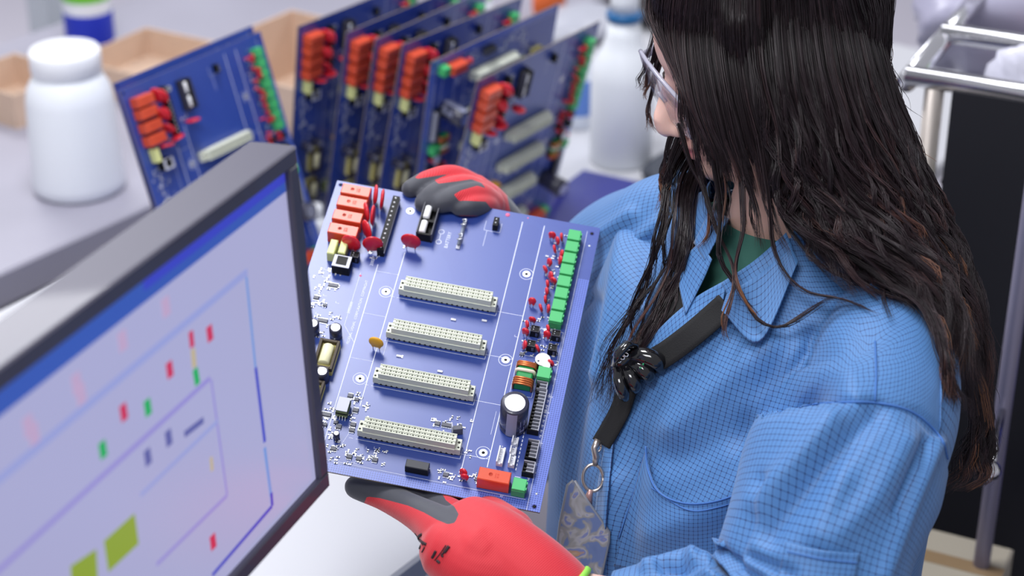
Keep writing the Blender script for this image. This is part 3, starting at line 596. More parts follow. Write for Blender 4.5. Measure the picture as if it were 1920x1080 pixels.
# ---------------------------------------------------------------- cart with chrome frame on the far side of her
ZC = 1.42; c0 = onz(1700, 140, ZC); CY = math.radians(-26); CB3 = Rz(CY); crt = empty('wire_cart', M4(CB3, (c0[0], c0[1], 0)), 'chrome framed cart with a black panel standing behind her back', 'cart')
cl, cw = 1.0, .5
def bar(n, p0, p1, r=.011, m=CHROME, n_=12): b = MB(); b.tube([p0, p1], r, m, n_); return obj(n, b, crt)
for y in (0, .17, cw): bar('top_rail', (0, y, ZC), (cl, y, ZC), .0125)
for x in (0, cl): bar('end_rail', (x, 0, ZC-.01), (x, cw, ZC-.01), .0125)
for x in (.035, cl-.035):
    for y in (0, cw): bar('upright', (x, y, .1), (x, y, ZC-.01), .012, mat('beige_tube', (172, 164, 158), .35, .5))
for z in (.3, .7):
    for y in (.02, cw-.02): bar('shelf_rail', (0.03, y, z), (cl-.03, y, z), .008)
    for i in range(12): bar('shelf_wire', (.06+i*.08, .02, z+.006), (.06+i*.08, cw-.02, z+.006), .003)
MESH_B = mat('black_mesh_fabric', (27, 27, 34), .85, bump=.5, bscale=600, var=.25)
b = MB(); b.box(.06, cl-.03, -.02, -.014, .12, ZC-.004, MESH_B); b.box(-.03, .06, -.02, -.014, .12, ZC-.16, MESH_B); obj('side_panel', b, crt); b = MB(); b.box(.05, cl-.03, .02, cw-.02, ZC-.14, ZC-.135, MESH_B); obj('tray', b, crt)
for x in (.035, cl-.035):
    for y in (0, cw): b = MB(); b.lathe([(.045, -.012), (.05, -.008), (.05, .008), (.045, .012)], BLACK, 20, M=M4(Rx(math.pi/2), (x, y, .05))); b.box(x-.012, x+.012, y-.014, y+.014, .05, .11, CHROME); obj('caster', b, crt)
def on_cart(name, x, y, z, dims, m, label, cat, seed, yaw=0.):
    q = CB3 @ np.array([x, y, 0]) + np.array([c0[0], c0[1], z]); obj(name, blobmesh(name, dims, m, seed, .3), M=M4(CB3 @ Rz(yaw), q), label=label, cat=cat)
CLEARF = mat('clear_film', (214, 214, 230), .18, bump=.6, bscale=40); 
on_cart('plastic_bag', .18, .14, ZC-.134, (.10, .07, .09), CLEARF, 'crumpled silvery plastic bag on the cart behind her hair', 'bag', 11, .5)
on_cart('plastic_bag', .02, .46, ZC-.134, (.12, .08, .09), mat('lilac_film', (170, 168, 190), .3, bump=.5, bscale=40), 'crumpled lilac plastic bag at the back corner of the cart', 'bag', 12, .9)
on_cart('green_strip', .36, .10, ZC-.134, (.015, .10, .10), mat('lime_film', (132, 190, 70), .4), 'lime green packet between the bags on the cart', 'packet', 13, .6)
on_cart('pink_packet', .24, .33, ZC-.134, (.03, .06, .09), mat('pink_film', (214, 150, 165), .35), 'pink packet beside the silvery bag on the cart', 'packet', 14, -.4)
on_cart('plastic_bag', .45, .36, ZC-.134, (.12, .09, .07), mat('white_film', (226, 226, 236), .25, bump=.4, bscale=40), 'crumpled white plastic bag between the chrome rails of the cart', 'bag', 15, .2)
# upright pole, lower stand and bins in front of the panel
pb = P(1912, 540, 2.05); b = MB(); b.tube([(pb[0], pb[1], .02), (pb[0], pb[1], 2.3)], .010, mat('lilac_grey_pole', (140, 136, 156), .4, .4), 12); q = empty('floor_pole', None, 'slim grey pole standing in front of the black cart panel', 'pole'); obj('pole_tube', b, q)
b = MB(); b.lathe([(.14, 0), (.15, .004), (.15, .02), (.03, .03)], DGREY, 28, (pb[0], pb[1], 0)); obj('pole_base', b, q)
b = MB(); kb = P(1858, 882, 2.0); b.ell(kb, np.eye(3)*.011, CHROME, 14, 10); b.tube([kb, (pb[0], pb[1], kb[2])], .004, CHROME, 8); obj('glint_ball', b, q)  # added chrome ball stands in for a round blurred spot of light
bm_ = mat('blue_bin', (34, 48, 150), .4)
for z in (.90, 1.06):
    q = empty('parts_bin', M4(CB3, CB3 @ np.array([.30, -.066, 0])+np.array([c0[0], c0[1], z])), 'blue parts bin hung on the black cart panel, %s of two' % ('upper' if z > 1 else 'lower'), 'bin')
    b = MB(); b.box(-.07, .07, -.044, .044, 0, .005, bm_); obj('bin_floor', b, q)
    for a in ((-.07, -.066, -.044, .044), (.066, .07, -.044, .044), (-.066, .066, -.044, -.040), (-.066, .066, .040, .044)): b = MB(); b.box(*a, .005, .085, bm_); obj('bin_wall', b, q)
b = MB(); b.box(.55, 2.6, .5, 2.9, .0005, .006, mat('added_mat_black', (30, 30, 36), .8, bump=.4, bscale=200), .002); obj('added_dark_mat', b, label='black rubber floor mat under the cart and her feet', cat='mat')  # mat added to darken a floor that showed too bright
cp = onz(1770, 1050, .9); b = MB(); b.box(-.07, .07, -.06, .06, .007, .9, mat('beige_card', (176, 168, 152), .7), .003, M=M4(Rz(CY), (cp[0], cp[1], 0))); q = empty('beige_carton', None, 'tall closed beige carton standing behind her elbow', 'box'); obj('carton_body', b, q)
b = MB(); b.box(-.07, .07, -.012, .012, .9, .9005, mat('brown_tape', (150, 126, 96), .4), M=M4(Rz(CY), (cp[0], cp[1], 0))); obj('sealing_tape', b, q)

# ---------------------------------------------------------------- the person
person = empty('person', None, 'woman with long dark wavy hair in a blue lab coat holding the circuit board', 'person')
NB = P(1480, 430, 1.745)                                   # base of the neck
BA = math.radians(33); BF = np.array([-math.cos(BA), -math.sin(BA), 0]); BL = np.array([math.sin(BA), -math.cos(BA), 0]); UZ = np.array([0, 0, 1.])
HC = P(1429, 92, 1.73); hy, hp = math.radians(12), math.radians(18)
HF = np.array([-math.cos(hp)*math.cos(hy), -math.cos(hp)*math.sin(hy), -math.sin(hp)]); HL = np.array([math.sin(hy), -math.cos(hy), 0]); HU = np.cross(HL, -HF); HU = HU if HU[2] > 0 else -HU
HM = np.stack([HF, HL, HU])
def hd(f, l, u): return HC + HF*f + HL*l + HU*u
def fuse(name, b, voxel, smooth=6, fac=.5):                # weld overlapping volumes into one continuous skin
    o = obj(name, b.mesh(name)); m = o.modifiers.new('r', 'REMESH'); m.mode = 'VOXEL'; m.voxel_size = voxel; m.use_smooth_shade = True
    if smooth: s = o.modifiers.new('s', 'SMOOTH'); s.factor = fac; s.iterations = smooth
    bpy.context.view_layer.update()
    me = bpy.data.meshes.new_from_object(o.evaluated_get(bpy.context.evaluated_depsgraph_get())); bpy.data.objects.remove(o)
    me.name = name; me.polygons.foreach_set('use_smooth', [True]*len(me.polygons)); return me
def verts(me):
    a = np.empty(len(me.vertices)*3, np.float32); me.vertices.foreach_get('co', a); return a.reshape(-1, 3).astype(float)
def attr(me, name, val):
    a = me.attributes.new(name, 'FLOAT', 'POINT'); a.data.foreach_set('value', np.asarray(val, np.float32))
def inpoly(p, poly):
    x, y = p[:, 0], p[:, 1]; c = np.zeros(len(p), bool); n = len(poly)
    for i in range(n):
        (x0, y0), (x1, y1) = poly[i], poly[(i+1) % n]
        if y0 == y1: continue
        c ^= ((y0 > y) != (y1 > y)) & (x < (x1-x0)*(y-y0)/(y1-y0)+x0)
    return c
def segdist(p, line):
    d = np.full(len(p), 1e9); L = np.array(line, float)
    for a, b_ in zip(L[:-1], L[1:]):
        ab = b_-a; t = np.clip(((p-a)@ab)/(ab@ab), 0, 1); d = np.minimum(d, np.linalg.norm(p-a-t[:, None]*ab, axis=1))
    return d
def ptube(b, keys, m, n=14, k=None, cap=True):             # keys: u, v, d, r -> rounded tube
    K = np.array([[*P(*q[:3]), q[3]] for q in keys]); K = cr(K, k or 6*len(keys)); wtube(b, K, m, n)
def wtube(b, K, m, n=14):
    K = np.array(K, float); p, r = K[:, :3], K[:, 3]
    t0 = p[0]-p[1]; t0 /= np.linalg.norm(t0); t1 = p[-1]-p[-2]; t1 /= np.linalg.norm(t1)
    A = [(math.sin(a), math.cos(a)) for a in (.2, .6, 1.1)]
    P_ = np.vstack([[p[0]+t0*r[0]*c for s, c in A], p, [p[-1]+t1*r[-1]*c for s, c in A[::-1]]]); R_ = np.r_[[r[0]*s for s, c in A], r, [r[-1]*s for s, c in A[::-1]]]
    b.tube(P_, R_, m, n)
# ---- skin material, lips by an attribute
def skin_mat():
    m = bpy.data.materials.new('skin'); m.use_nodes = True; nt = m.node_tree; b = nt.nodes['Principled BSDF']; a = nt.nodes.new('ShaderNodeAttribute'); a.attribute_name = 'lip'
    mx = nt.nodes.new('ShaderNodeMix'); mx.data_type = 'RGBA'; mx.inputs['A'].default_value = (*lin((232, 190, 176)), 1); mx.inputs['B'].default_value = (*lin((206, 120, 128)), 1)
    nt.links.new(a.outputs['Fac'], mx.inputs['Factor']); nt.links.new(mx.outputs['Result'], b.inputs['Base Color']); b.inputs['Roughness'].default_value = .45
    b.inputs['Subsurface Weight'].default_value = .15; b.inputs['Subsurface Radius'].default_value = (.01, .004, .002); b.inputs['Subsurface Scale'].default_value = .5
    n = nt.nodes.new('ShaderNodeTexNoise'); n.inputs['Scale'].default_value = 900; bp = nt.nodes.new('ShaderNodeBump'); bp.inputs['Strength'].default_value = .08; bp.inputs['Distance'].default_value = .0005
    tc = nt.nodes.new('ShaderNodeTexCoord'); nt.links.new(tc.outputs['Object'], n.inputs['Vector']); nt.links.new(n.outputs['Fac'], bp.inputs['Height']); nt.links.new(bp.outputs['Normal'], b.inputs['Normal']); return m
SKIN = skin_mat()
def hell(b, f, l, u, a, c, e_): b.ell(hd(f, l, u), HM*np.array([[a], [c], [e_]]), SKIN, 28, 18)
b = MB()
hell(b, -.008, 0, .03, .098, .074, .092); hell(b, .035, 0, -.04, .054, .057, .078); hell(b, .066, 0, -.090, .024, .03, .022)
hell(b, .050, 0, .03, .045, .062, .055); hell(b, .074, 0, .026, .015, .046, .012)
for s in (-1, 1):
    hell(b, .052, s*.036, -.034, .032, .026, .034); hell(b, .074, s*.031, .002, .014, .017, .011); hell(b, .097, s*.0105, -.041, .010, .008, .008); hell(b, -.01, s*.074, -.012, .018, .008, .032)
    wtube(b, [[*hd(.03, s*.05, -.06), .018], [*hd(.055, s*.026, -.09), .018]], SKIN)
wtube(b, [[*hd(.080, 0, .016), .0085], [*hd(.094, 0, -.008), .0095], [*hd(.106, 0, -.030), .0115], [*hd(.105, 0, -.037), .0125]], SKIN)
hell(b, .086, 0, -.060, .014, .023, .007); hell(b, .085, 0, -.0725, .0125, .020, .0075)
wtube(b, [[*hd(-.03, 0, -.02), .052], [*hd(-.03, 0, -.09), .05], [*(NB+BF*.005+UZ*.03), .052], [*(NB-UZ*.06), .07]], SKIN, 24)
tz = lambda z, f=.02, l=0.: NB+BF*f+BL*l+UZ*z
for l in (-.12, 0, .12): wtube(b, [[*tz(-.10, .02, l*.9), .07], [*tz(-.3, .03, l*.7), .085], [*tz(-.55, .03, l*.9), .085]], SKIN, 18)
wtube(b, [[*tz(-.11, .01, -.13), .045], [*tz(-.11, .01, .13), .045]], SKIN, 18)
for s in (-1, 1): wtube(b, [[*tz(-.55, .03, s*.09), .085], [*(np.array([*tz(0, .04, s*.095)[:2], .5])), .055], [*(np.array([*tz(0, .03, s*.1)[:2], .1])), .04]], SKIN, 18)
LSH = [(1630, 680, 1.69, .035), (1600, 850, 1.60, .038), (1525, 1130, 1.545, .036), (1380, 1172, 1.57, .033), (1180, 1146, 1.588, .027), (1060, 1126, 1.592, .027)]
RSH = [(1275, 450, 1.86, .03), (1120, 545, 2.01, .04), (1020, 640, 2.06, .04), (990, 560, 2.01, .034), (955, 470, 1.965, .027), (945, 440, 1.953, .026)]
ptube(b, LSH, SKIN, 18); ptube(b, RSH, SKIN, 18)
me = fuse('body', b, .0035, 3); V = verts(me); q = (V-HC)@HM.T
lip = np.exp(-(((q[:, 0]-.096)/.014)**2+(q[:, 1]/.021)**2+((q[:, 2]+.0665)/.0115)**2)**2); attr(me, 'lip', lip); me.materials.clear(); me.materials.append(SKIN)
body = obj('body', me, person)
LASH = mat('dark_lash', (40, 26, 24), .6)
for s in (-1, 1):
    e_ = MB(); e_.tube([hd(.079, s*.046, -.001), hd(.0885, s*.038, -.0045), hd(.0905, s*.030, -.0055), hd(.088, s*.020, -.003)], [.0006, .0012, .0012, .0006], LASH, 6); obj('eyelashes', e_, person)
    e_ = MB(); e_.tube([hd(.078, s*.044, .027), hd(.085, s*.034, .030), hd(.0905, s*.018, .026)], [.001, .0026, .002], LASH, 6); obj('eyebrow', e_, person)

# ---- lab coat
def coat_mat():
    m = bpy.data.materials.new('blue_grid_cloth'); m.use_nodes = True; nt = m.node_tree; b = nt.nodes['Principled BSDF']
    uv = nt.nodes.new('ShaderNodeUVMap'); uv.uv_map = 'cloth'; sp = nt.nodes.new('ShaderNodeSeparateXYZ')
    no = nt.nodes.new('ShaderNodeTexNoise'); no.inputs['Scale'].default_value = 60
    nt.links.new(uv.outputs[0], no.inputs['Vector'])
    ad = nt.nodes.new('ShaderNodeMixRGB'); ad.blend_type = 'ADD'; ad.inputs['Fac'].default_value = .0016; nt.links.new(uv.outputs[0], ad.inputs[1]); nt.links.new(no.outputs['Color'], ad.inputs[2]); nt.links.new(ad.outputs[0], sp.inputs[0])
    def dist(c):                                           # 0 on a thread
        f = math_node(nt, 'FRACT', math_node(nt, 'MULTIPLY', c, 1/.0047)); return math_node(nt, 'ABSOLUTE', math_node(nt, 'SUBTRACT', f, .5))
    dx, dy = dist(sp.outputs[0]), dist(sp.outputs[1])
    th = math_node(nt, 'MAXIMUM', math_node(nt, 'GREATER_THAN', dx, .452), math_node(nt, 'GREATER_THAN', dy, .452))
    dot = math_node(nt, 'MULTIPLY', math_node(nt, 'GREATER_THAN', dx, .40), math_node(nt, 'GREATER_THAN', dy, .40))
    f = math_node(nt, 'MAXIMUM', math_node(nt, 'MULTIPLY', th, .72), dot)
    mx = nt.nodes.new('ShaderNodeMix'); mx.data_type = 'RGBA'; mx.inputs['A'].default_value = (*lin((74, 124, 182)), 1); mx.inputs['B'].default_value = (*lin((20, 40, 92)), 1)
    nt.links.new(f, mx.inputs['Factor']); nt.links.new(mx.outputs['Result'], b.inputs['Base Color']); b.inputs['Roughness'].default_value = .6; b.inputs['Sheen Weight'].default_value = .15
    n = nt.nodes.new('ShaderNodeTexNoise'); n.inputs['Scale'].default_value = 9; n.inputs['Detail'].default_value = 4; nt.links.new(uv.outputs[0], n.inputs['Vector'])
    bp = nt.nodes.new('ShaderNodeBump'); bp.inputs['Strength'].default_value = .35; bp.inputs['Distance'].default_value = .006; nt.links.new(n.outputs['Fac'], bp.inputs['Height'])
    nt.links.new(bp.outputs['Normal'], b.inputs['Normal']); return m
COAT = coat_mat(); STITCH = mat('blue_stitching', (66, 112, 180), .7)
def sheet(name, G, mtl, closed, uv0=(0, 0)):              # G: rows x cols x 3 grid -> mesh with metric uv
    r, c = G.shape[:2]; Q = G if not closed else np.concatenate([G, G[:, :1]], 1); c2 = Q.shape[1]
    du = np.linalg.norm(np.diff(Q, axis=1), axis=2).mean(0); U = np.r_[0, np.cumsum(du)]+uv0[0]
    dv = np.linalg.norm(np.diff(Q, axis=0), axis=2).mean(1); Vv = np.r_[0, np.cumsum(dv)]+uv0[1]
    F = [(i*c+j, i*c+(j+1) % c, (i+1)*c+(j+1) % c, (i+1)*c+j) for i in range(r-1) for j in range(c2-1)]
    me = bpy.data.meshes.new(name); me.from_pydata(G.reshape(-1, 3).tolist(), [], F); l = me.uv_layers.new(name='cloth')
    uvs = [(U[j+a], Vv[i+b_]) for i in range(r-1) for j in range(c2-1) for a, b_ in ((0, 0), (1, 0), (1, 1), (0, 1))]
    l.data.foreach_set('uv', np.array(uvs, np.float32).ravel()); me.materials.append(mtl); me.polygons.foreach_set('use_smooth', [True]*len(F)); me.update(); return me
def grid_normals(G, closed):
    dv = np.gradient(G, axis=0); du = (np.roll(G, -1, 1)-np.roll(G, 1, 1)) if closed else np.gradient(G, axis=1); n = np.cross(du, dv); return n/(np.linalg.norm(n, axis=2, keepdims=True)+1e-12)
def fold(G, folds, closed, center=None, noise=.0015, seed=1):
    N = grid_normals(G, closed)
    if center is not None:
        s = np.sign((N*(G-center)).sum(2, keepdims=True)); N = N*np.where(np.median(s) >= 0, 1, -1)
    p = proj(G.reshape(-1, 3))[:, :2]; view = (N*(CAM-G)).sum(2).ravel() > 0; D = np.zeros(len(p))
    for line, wd, amp in folds: D += 1.5*amp*np.exp(-(segdist(p, line)/wd)**2)*view
    r = np.random.default_rng(seed); X = G.reshape(-1, 3)
    for _ in range(10): k = r.normal(size=3)*18; D += noise*.5*np.sin(X@k+r.random()*6)
    return G+N*D.reshape(G.shape[:2])[..., None]
TK = [(.035, .072, .066, .012, 2.), (.015, .085, .075, .012, 2.), (-.012, .125, .088, .012, 2.), (-.038, .168, .10, .014, 2.1), (-.07, .188, .118, .022, 2.2), (-.14, .198, .142, .036, 2.3), (-.24, .20, .160, .050, 2.3), (-.36, .205, .160, .052, 2.3), (-.52, .215, .16, .05, 2.3), (-.75, .24, .175, .05, 2.2)]
def torso(inset=0., rows=130, cols=150, keys=TK):
    K = cr(np.array(keys), rows); G = np.zeros((rows, cols, 3)); t = np.linspace(0, 2*np.pi, cols, endpoint=False)
    for i, (z, a, b_, f, ex) in enumerate(K):
        c, s = np.cos(t), np.sin(t); x = np.sign(c)*np.abs(c)**(2/ex)*(a-inset); y = np.sign(s)*np.abs(s)**(2/ex)*(b_-inset)
        G[i] = NB+UZ*z+BF*(f+y)[:, None]+BL*x[:, None]
    return G
FT = [([(1640, 640), (1560, 730), (1490, 830), (1450, 930)], 26, -.012), ([(1590, 640), (1510, 730), (1440, 850)], 20, .008), ([(1530, 640), (1450, 720), (1390, 830)], 24, -.006), ([(1440, 650), (1330, 740), (1260, 800)], 26, .005),
      ([(1700, 620), (1600, 720), (1530, 800)], 18, .006), ([(1650, 630), (1570, 690), (1505, 758)], 11, -.005), ([(1615, 615), (1530, 690), (1462, 790), (1440, 880)], 10, -.005), ([(1690, 660), (1610, 705), (1540, 750)], 10, -.004), ([(1500, 650), (1420, 760), (1400, 860)], 12, .003), ([(1380, 800), (1300, 850), (1230, 860)], 30, -.004), ([(1420, 900), (1330, 960), (1230, 1000)], 30, .006), ([(1150, 900), (1140, 1080)], 16, .006), ([(1190, 830), (1175, 1080)], 20, -.005),
      ([(1110, 560), (1080, 760), (1060, 960)], 14, -.006), ([(1180, 420), (1150, 560), (1110, 700)], 18, .006), ([(1215, 450), (1195, 560)], 12, -.006)]
def sleeve_grid(keys, rows, cols, flat=1.):
    K = np.array([[*P(*q[:3]), q[3]] for q in keys]); K = cr(K, rows); p, r = K[:, :3], K[:, 3]; T = np.gradient(p, axis=0); T /= np.linalg.norm(T, axis=1)[:, None]; A = None; G = np.zeros((rows, cols, 3)); t = np.linspace(0, 2*np.pi, cols, endpoint=False)
    for i in range(rows):
        a = np.array([0, 1., 0]) if A is None else A; a = a-T[i]*(a@T[i]); a /= np.linalg.norm(a); A = a; b_ = np.cross(T[i], a); G[i] = p[i]+r[i]*(np.cos(t)[:, None]*a*flat+np.sin(t)[:, None]*b_)
    return G
LS = [(1655, 590, 1.66, .045), (1655, 670, 1.63, .062), (1648, 760, 1.60, .068), (1616, 822, 1.585, .078), (1583, 890, 1.568, .084), (1540, 1000, 1.55, .079), (1505, 1105, 1.545, .080), (1450, 1168, 1.55, .070), (1340, 1165, 1.565, .058), (1235, 1148, 1.58, .047), (1150, 1146, 1.588, .037)]
FS = [([(1640, 775), (1540, 880), (1440, 1000)], 24, -.007), ([(1560, 790), (1480, 880), (1420, 940)], 22, .006), ([(1700, 830), (1640, 930), (1560, 1010)], 26, .005), ([(1760, 830), (1700, 960), (1650, 1080)], 14, .005), ([(1735, 830), (1680, 960)], 10, -.004),
      ([(1430, 900), (1400, 980), (1370, 1050)], 12, -.005), ([(1345, 1030), (1370, 1060), (1420, 1090)], 12, -.007), ([(1300, 1060), (1345, 1090)], 14, .008), ([(1210, 1060), (1280, 1045), (1330, 1050)], 10, .006), ([(1240, 1062), (1320, 1070)], 7, -.006), ([(1580, 900), (1530, 1000)], 20, .004), ([(1400, 1040), (1480, 1075)], 10, -.006)]
def orient_fold(keys, rows, cols, folds, seed):
    G0 = sleeve_grid(keys, rows, cols); N = grid_normals(G0, True); ctr = G0.mean(1, keepdims=True)
    if ((N*(G0-ctr)).sum(2)).mean() < 0: G0 = G0[:, ::-1]
    return fold(G0, folds, True, None, .0015, seed)
GL = orient_fold(LS, 150, 110, FS, 2)
G = fold(torso(0., 140, 230), FT, True, NB-UZ*.3, .002)
# the drop shoulder: let the coat body run out over the head of the sleeve down to the armhole seam
def bvh_of(Gs):
    v = []; f = []; n = 0
    for G_ in Gs:
        r, c = G_.shape[:2]; v += G_.reshape(-1, 3).tolist(); f += [(n+i*c+j, n+i*c+(j+1) % c, n+(i+1)*c+(j+1) % c, n+(i+1)*c+j) for i in range(r-1) for j in range(c)]; n += r*c
    return BVHTree.FromPolygons(v, f)
SEAM = [(1440, 778), (1490, 767), (1545, 757), (1641, 756), (1716, 776), (1768, 821), (1784, 866), (1800, 960)]
ABOVE = SEAM+[(1960, 960), (1960, 380), (1300, 380), (1300, 800)]
def seam_side(p): return np.clip(np.where(inpoly(p, ABOVE), 1, -1)*segdist(p, SEAM)/14, -1, 1)
def cast(bv, u, v):
    h = bv.ray_cast(Vector(CAM), Vector(P(u, v, 1)-CAM).normalized()); return None if h[0] is None else (np.array(h[0])-CAM)@CF
def pull(G):
    bv = bvh_of([GL]); X = G.reshape(-1, 3); p = proj(X); N = grid_normals(G, True); N = N*np.sign(np.median((N*(G-(NB-UZ*.3))).sum(2))); vis = ((N*(CAM-G)).sum(2) > -.1).ravel()
    s_ = seam_side(p[:, :2]); near = (s_ > 0) | (segdist(p[:, :2], SEAM) < 40); Y = X.copy()
    for k in np.nonzero(near & vis & (p[:, 0] > 1380))[0]:
        u, v, d = p[k]; dd = cast(bv, u, v)
        if dd is None: continue
        dd -= .005*s_[k]; t = np.clip((u-1415-(v-560)*.25)/150, 0, 1); w_ = t*t*(3-2*t)
        if dd < d: Y[k] = P(u, v, d+(dd-d)*w_)
    return Y.reshape(G.shape)
G = pull(G)
def tuck(GS):                                              # the head of the sleeve goes under the coat body
    bv = bvh_of([G]); p = proj(GS.reshape(-1, 3)); s_ = seam_side(p[:, :2]); Y = GS.reshape(-1, 3).copy()
    for k in np.nonzero(s_ > 0)[0]:
        dt = cast(bv, p[k, 0], p[k, 1])
        if dt is not None and p[k, 2] < dt+.006*s_[k]: Y[k] = P(p[k, 0], p[k, 1], dt+.006*s_[k])
    return Y.reshape(GS.shape)
VOPEN = [(1330, 330), (1500, 415), (1480, 454), (1402, 530), (1324, 562), (1290, 556), (1322, 492), (1338, 440), (1325, 380)]
me = sheet('coat_body', G, COAT, True)
pv = proj(verts(me)); near = ((verts(me)-NB)@BF) > -.02; kill = inpoly(pv[:, :2], VOPEN) & near
import bmesh
bm = bmesh.new(); bm.from_mesh(me); bm.verts.ensure_lookup_table()
bmesh.ops.delete(bm, geom=[f for f in bm.faces if all(kill[v.index] for v in f.verts)], context='FACES'); bm.to_mesh(me); bm.free()
coat = obj('lab_coat', me, person)
sm = coat.modifiers.new('thickness', 'SOLIDIFY'); sm.thickness = .0012; sm.offset = -1
def shell(o, t=.0012): m = o.modifiers.new('thickness', 'SOLIDIFY'); m.thickness = t; m.offset = -1; return o
GL = tuck(GL); sl = shell(obj('sleeve', sheet('sleeve', GL, COAT, True), coat))
RS = [(1330, 410, 1.82, .045), (1268, 430, 1.855, .058), (1228, 462, 1.90, .066), (1165, 508, 1.972, .074), (1090, 590, 2.03, .066), (1020, 640, 2.06, .06), (985, 560, 2.005, .048), (960, 490, 1.975, .038)]
FR = [([(1240, 420), (1170, 470), (1120, 520)], 16, .006), ([(1230, 470), (1160, 540), (1110, 590)], 14, -.006), ([(1180, 400), (1130, 440)], 12, .004)]
GR = orient_fold(RS, 90, 80, FR, 3); shell(obj('sleeve', sheet('sleeve', GR, COAT, True), coat))
# ---- ray casting on to the clothing, to lay pockets, straps and hair on it
BV = bvh_of([G, GL, GR]); BVT = bvh_of([G])
def hit(u, v, bv=None):
    d = Vector(P(u, v, 1)-CAM).normalized(); h = (bv or BV).ray_cast(Vector(CAM), d); return None if h[0] is None else (np.array(h[0]), np.array(h[1]))
def lay(u, v, off=0., bv=None, dflt=1.7):
    h = hit(u, v, bv)
    if h is None: return P(u, v, dflt)
    d = CAM-h[0]; return h[0]+d/np.linalg.norm(d)*off
def smooth_grid(G_, it):
    for _ in range(it):
        Q = G_.copy(); Q[1:-1] += (G_[:-2]+G_[2:]-2*G_[1:-1])*.25; Q[:, 1:-1] += (G_[:, :-2]+G_[:, 2:]-2*G_[:, 1:-1])*.25; G_ = Q
    return G_
def drape(name, top, bot, rows, cols, off, parent, mtl=None, bv=None, sm_=2, thick=.0012, offs=None):
    a, b_ = cr(top, cols), cr(bot, cols); Gd = np.zeros((rows, cols, 3))
    for i in range(rows):
        t = i/(rows-1); o_ = off if offs is None else offs[0]*(1-t)+offs[1]*t
        for j in range(cols): u, v = a[j]*(1-t)+b_[j]*t; Gd[i, j] = lay(u, v, o_, bv)
    Gd = smooth_grid(Gd, sm_); N = grid_normals(Gd, False)
    if (N*(CAM-Gd)).sum() < 0: Gd = Gd[:, ::-1]
    o = obj(name, sheet(name, Gd, mtl or COAT, False), parent); shell(o, thick); return o, Gd
pk, PKG = drape('chest_pocket', [(1212, 836), (1216, 880), (1238, 924), (1290, 944), (1350, 938), (1408, 915)], [(1150, 1062), (1190, 1070), (1240, 1075), (1290, 1078), (1350, 1072), (1405, 1060)], 34, 44, 0, coat, bv=BVT, offs=(.017, .006), sm_=4)
b = MB(); b.tube(PKG[0]+BF*.001, .0009, STITCH, 8); obj('pocket_hem', b, pk)
drape('sleeve_pocket', [(1472, 1016), (1540, 1032), (1612, 1038)], [(1458, 1084), (1530, 1092), (1600, 1100)], 16, 24, .005, coat)
def seam(line, r=.0009, off=.001, m=STITCH, n=50, parent=None, name='seam', bv=None):
    K = cr(np.array(line, float), n); b = MB(); b.tube([lay(u, v, off, bv) for u, v in K], r, m, 6); return obj(name, b, parent or coat)
seam([(1500, 764), (1545, 756), (1641, 755), (1714, 774), (1763, 819), (1777, 860)], .001); seam([(1641, 640), (1643, 700), (1641, 752)]); seam([(1208, 850), (1186, 930), (1160, 1010)], .0007)
seam([(1475, 1034), (1540, 1048), (1608, 1056)], .0006, .007); seam([(1222, 915), (1290, 956), (1350, 950), (1404, 930)], .0007, .017, bv=BVT)
# collar: near flap, its stand, far flap, front edge fold
drape('collar', [(1484, 464), (1425, 512), (1362, 552)], [(1497, 490), (1424, 640), (1352, 582)], 16, 30, .014, coat, bv=BVT, sm_=3)
drape('collar_stand', [(1474, 436), (1415, 488), (1352, 530)], [(1488, 468), (1430, 516), (1366, 556)], 8, 24, .010, coat, bv=BVT, sm_=3)
drape('collar', [(1312, 454), (1282, 486), (1273, 536)], [(1334, 486), (1318, 524), (1284, 590)], 12, 24, .012, coat, bv=BVT, sm_=3)
drape('collar', [(1388, 356), (1345, 372), (1300, 455)], [(1380, 392), (1352, 432), (1322, 490)], 12, 24, .012, coat, bv=BVT, sm_=3)
drape('front_placket', [(1362, 524), (1300, 560), (1240, 612), (1196, 668)], [(1352, 584), (1300, 606), (1246, 646), (1206, 676)], 10, 34, .009, coat, bv=BVT, sm_=3)
drape('front_placket', [(1140, 800), (1122, 900), (1112, 1000), (1105, 1085)], [(1152, 806), (1142, 900), (1134, 1000), (1128, 1085)], 8, 30, .006, coat, bv=BVT, sm_=2)
# shirt under the coat
KS = [(.018, .072, .068, .012, 2.), (-.002, .10, .078, .012, 2.), (-.03, .155, .09, .012, 2.1), (-.07, .178, .108, .02, 2.2), (-.2, .18, .13, .04, 2.2), (-.55, .19, .14, .04, 2.2)]
obj('shirt', sheet('shirt', torso(.013, 60, 80, KS), mat('green_jersey', (62, 112, 100), .85, bump=.1, bscale=800), True), person)
# trousers and shoes below the coat
TR_ = mat('dark_trousers', (44, 46, 60), .8); b = MB()
for s in (-1, 1): wtube(b, [[*tz(-.5, .03, s*.09), .105], [*np.array([*tz(0, .04, s*.095)[:2], .5]), .08], [*np.array([*tz(0, .03, s*.1)[:2], .10]), .065]], TR_, 20)
obj('trousers', fuse('trousers', b, .012, 3), person).data.materials.append(TR_)
for s in (-1, 1):
    b = MB(); q = tz(0, .03, s*.1); wtube(b, [[*np.array([*(q-BF*.06)[:2], .045]), .04], [*np.array([*(q+BF*.05)[:2], .045]), .043], [*np.array([*(q+BF*.14)[:2], .036]), .034]], BLACK, 16); obj('shoe', fuse('shoe', b, .008, 2), person).data.materials.append(BLACK)

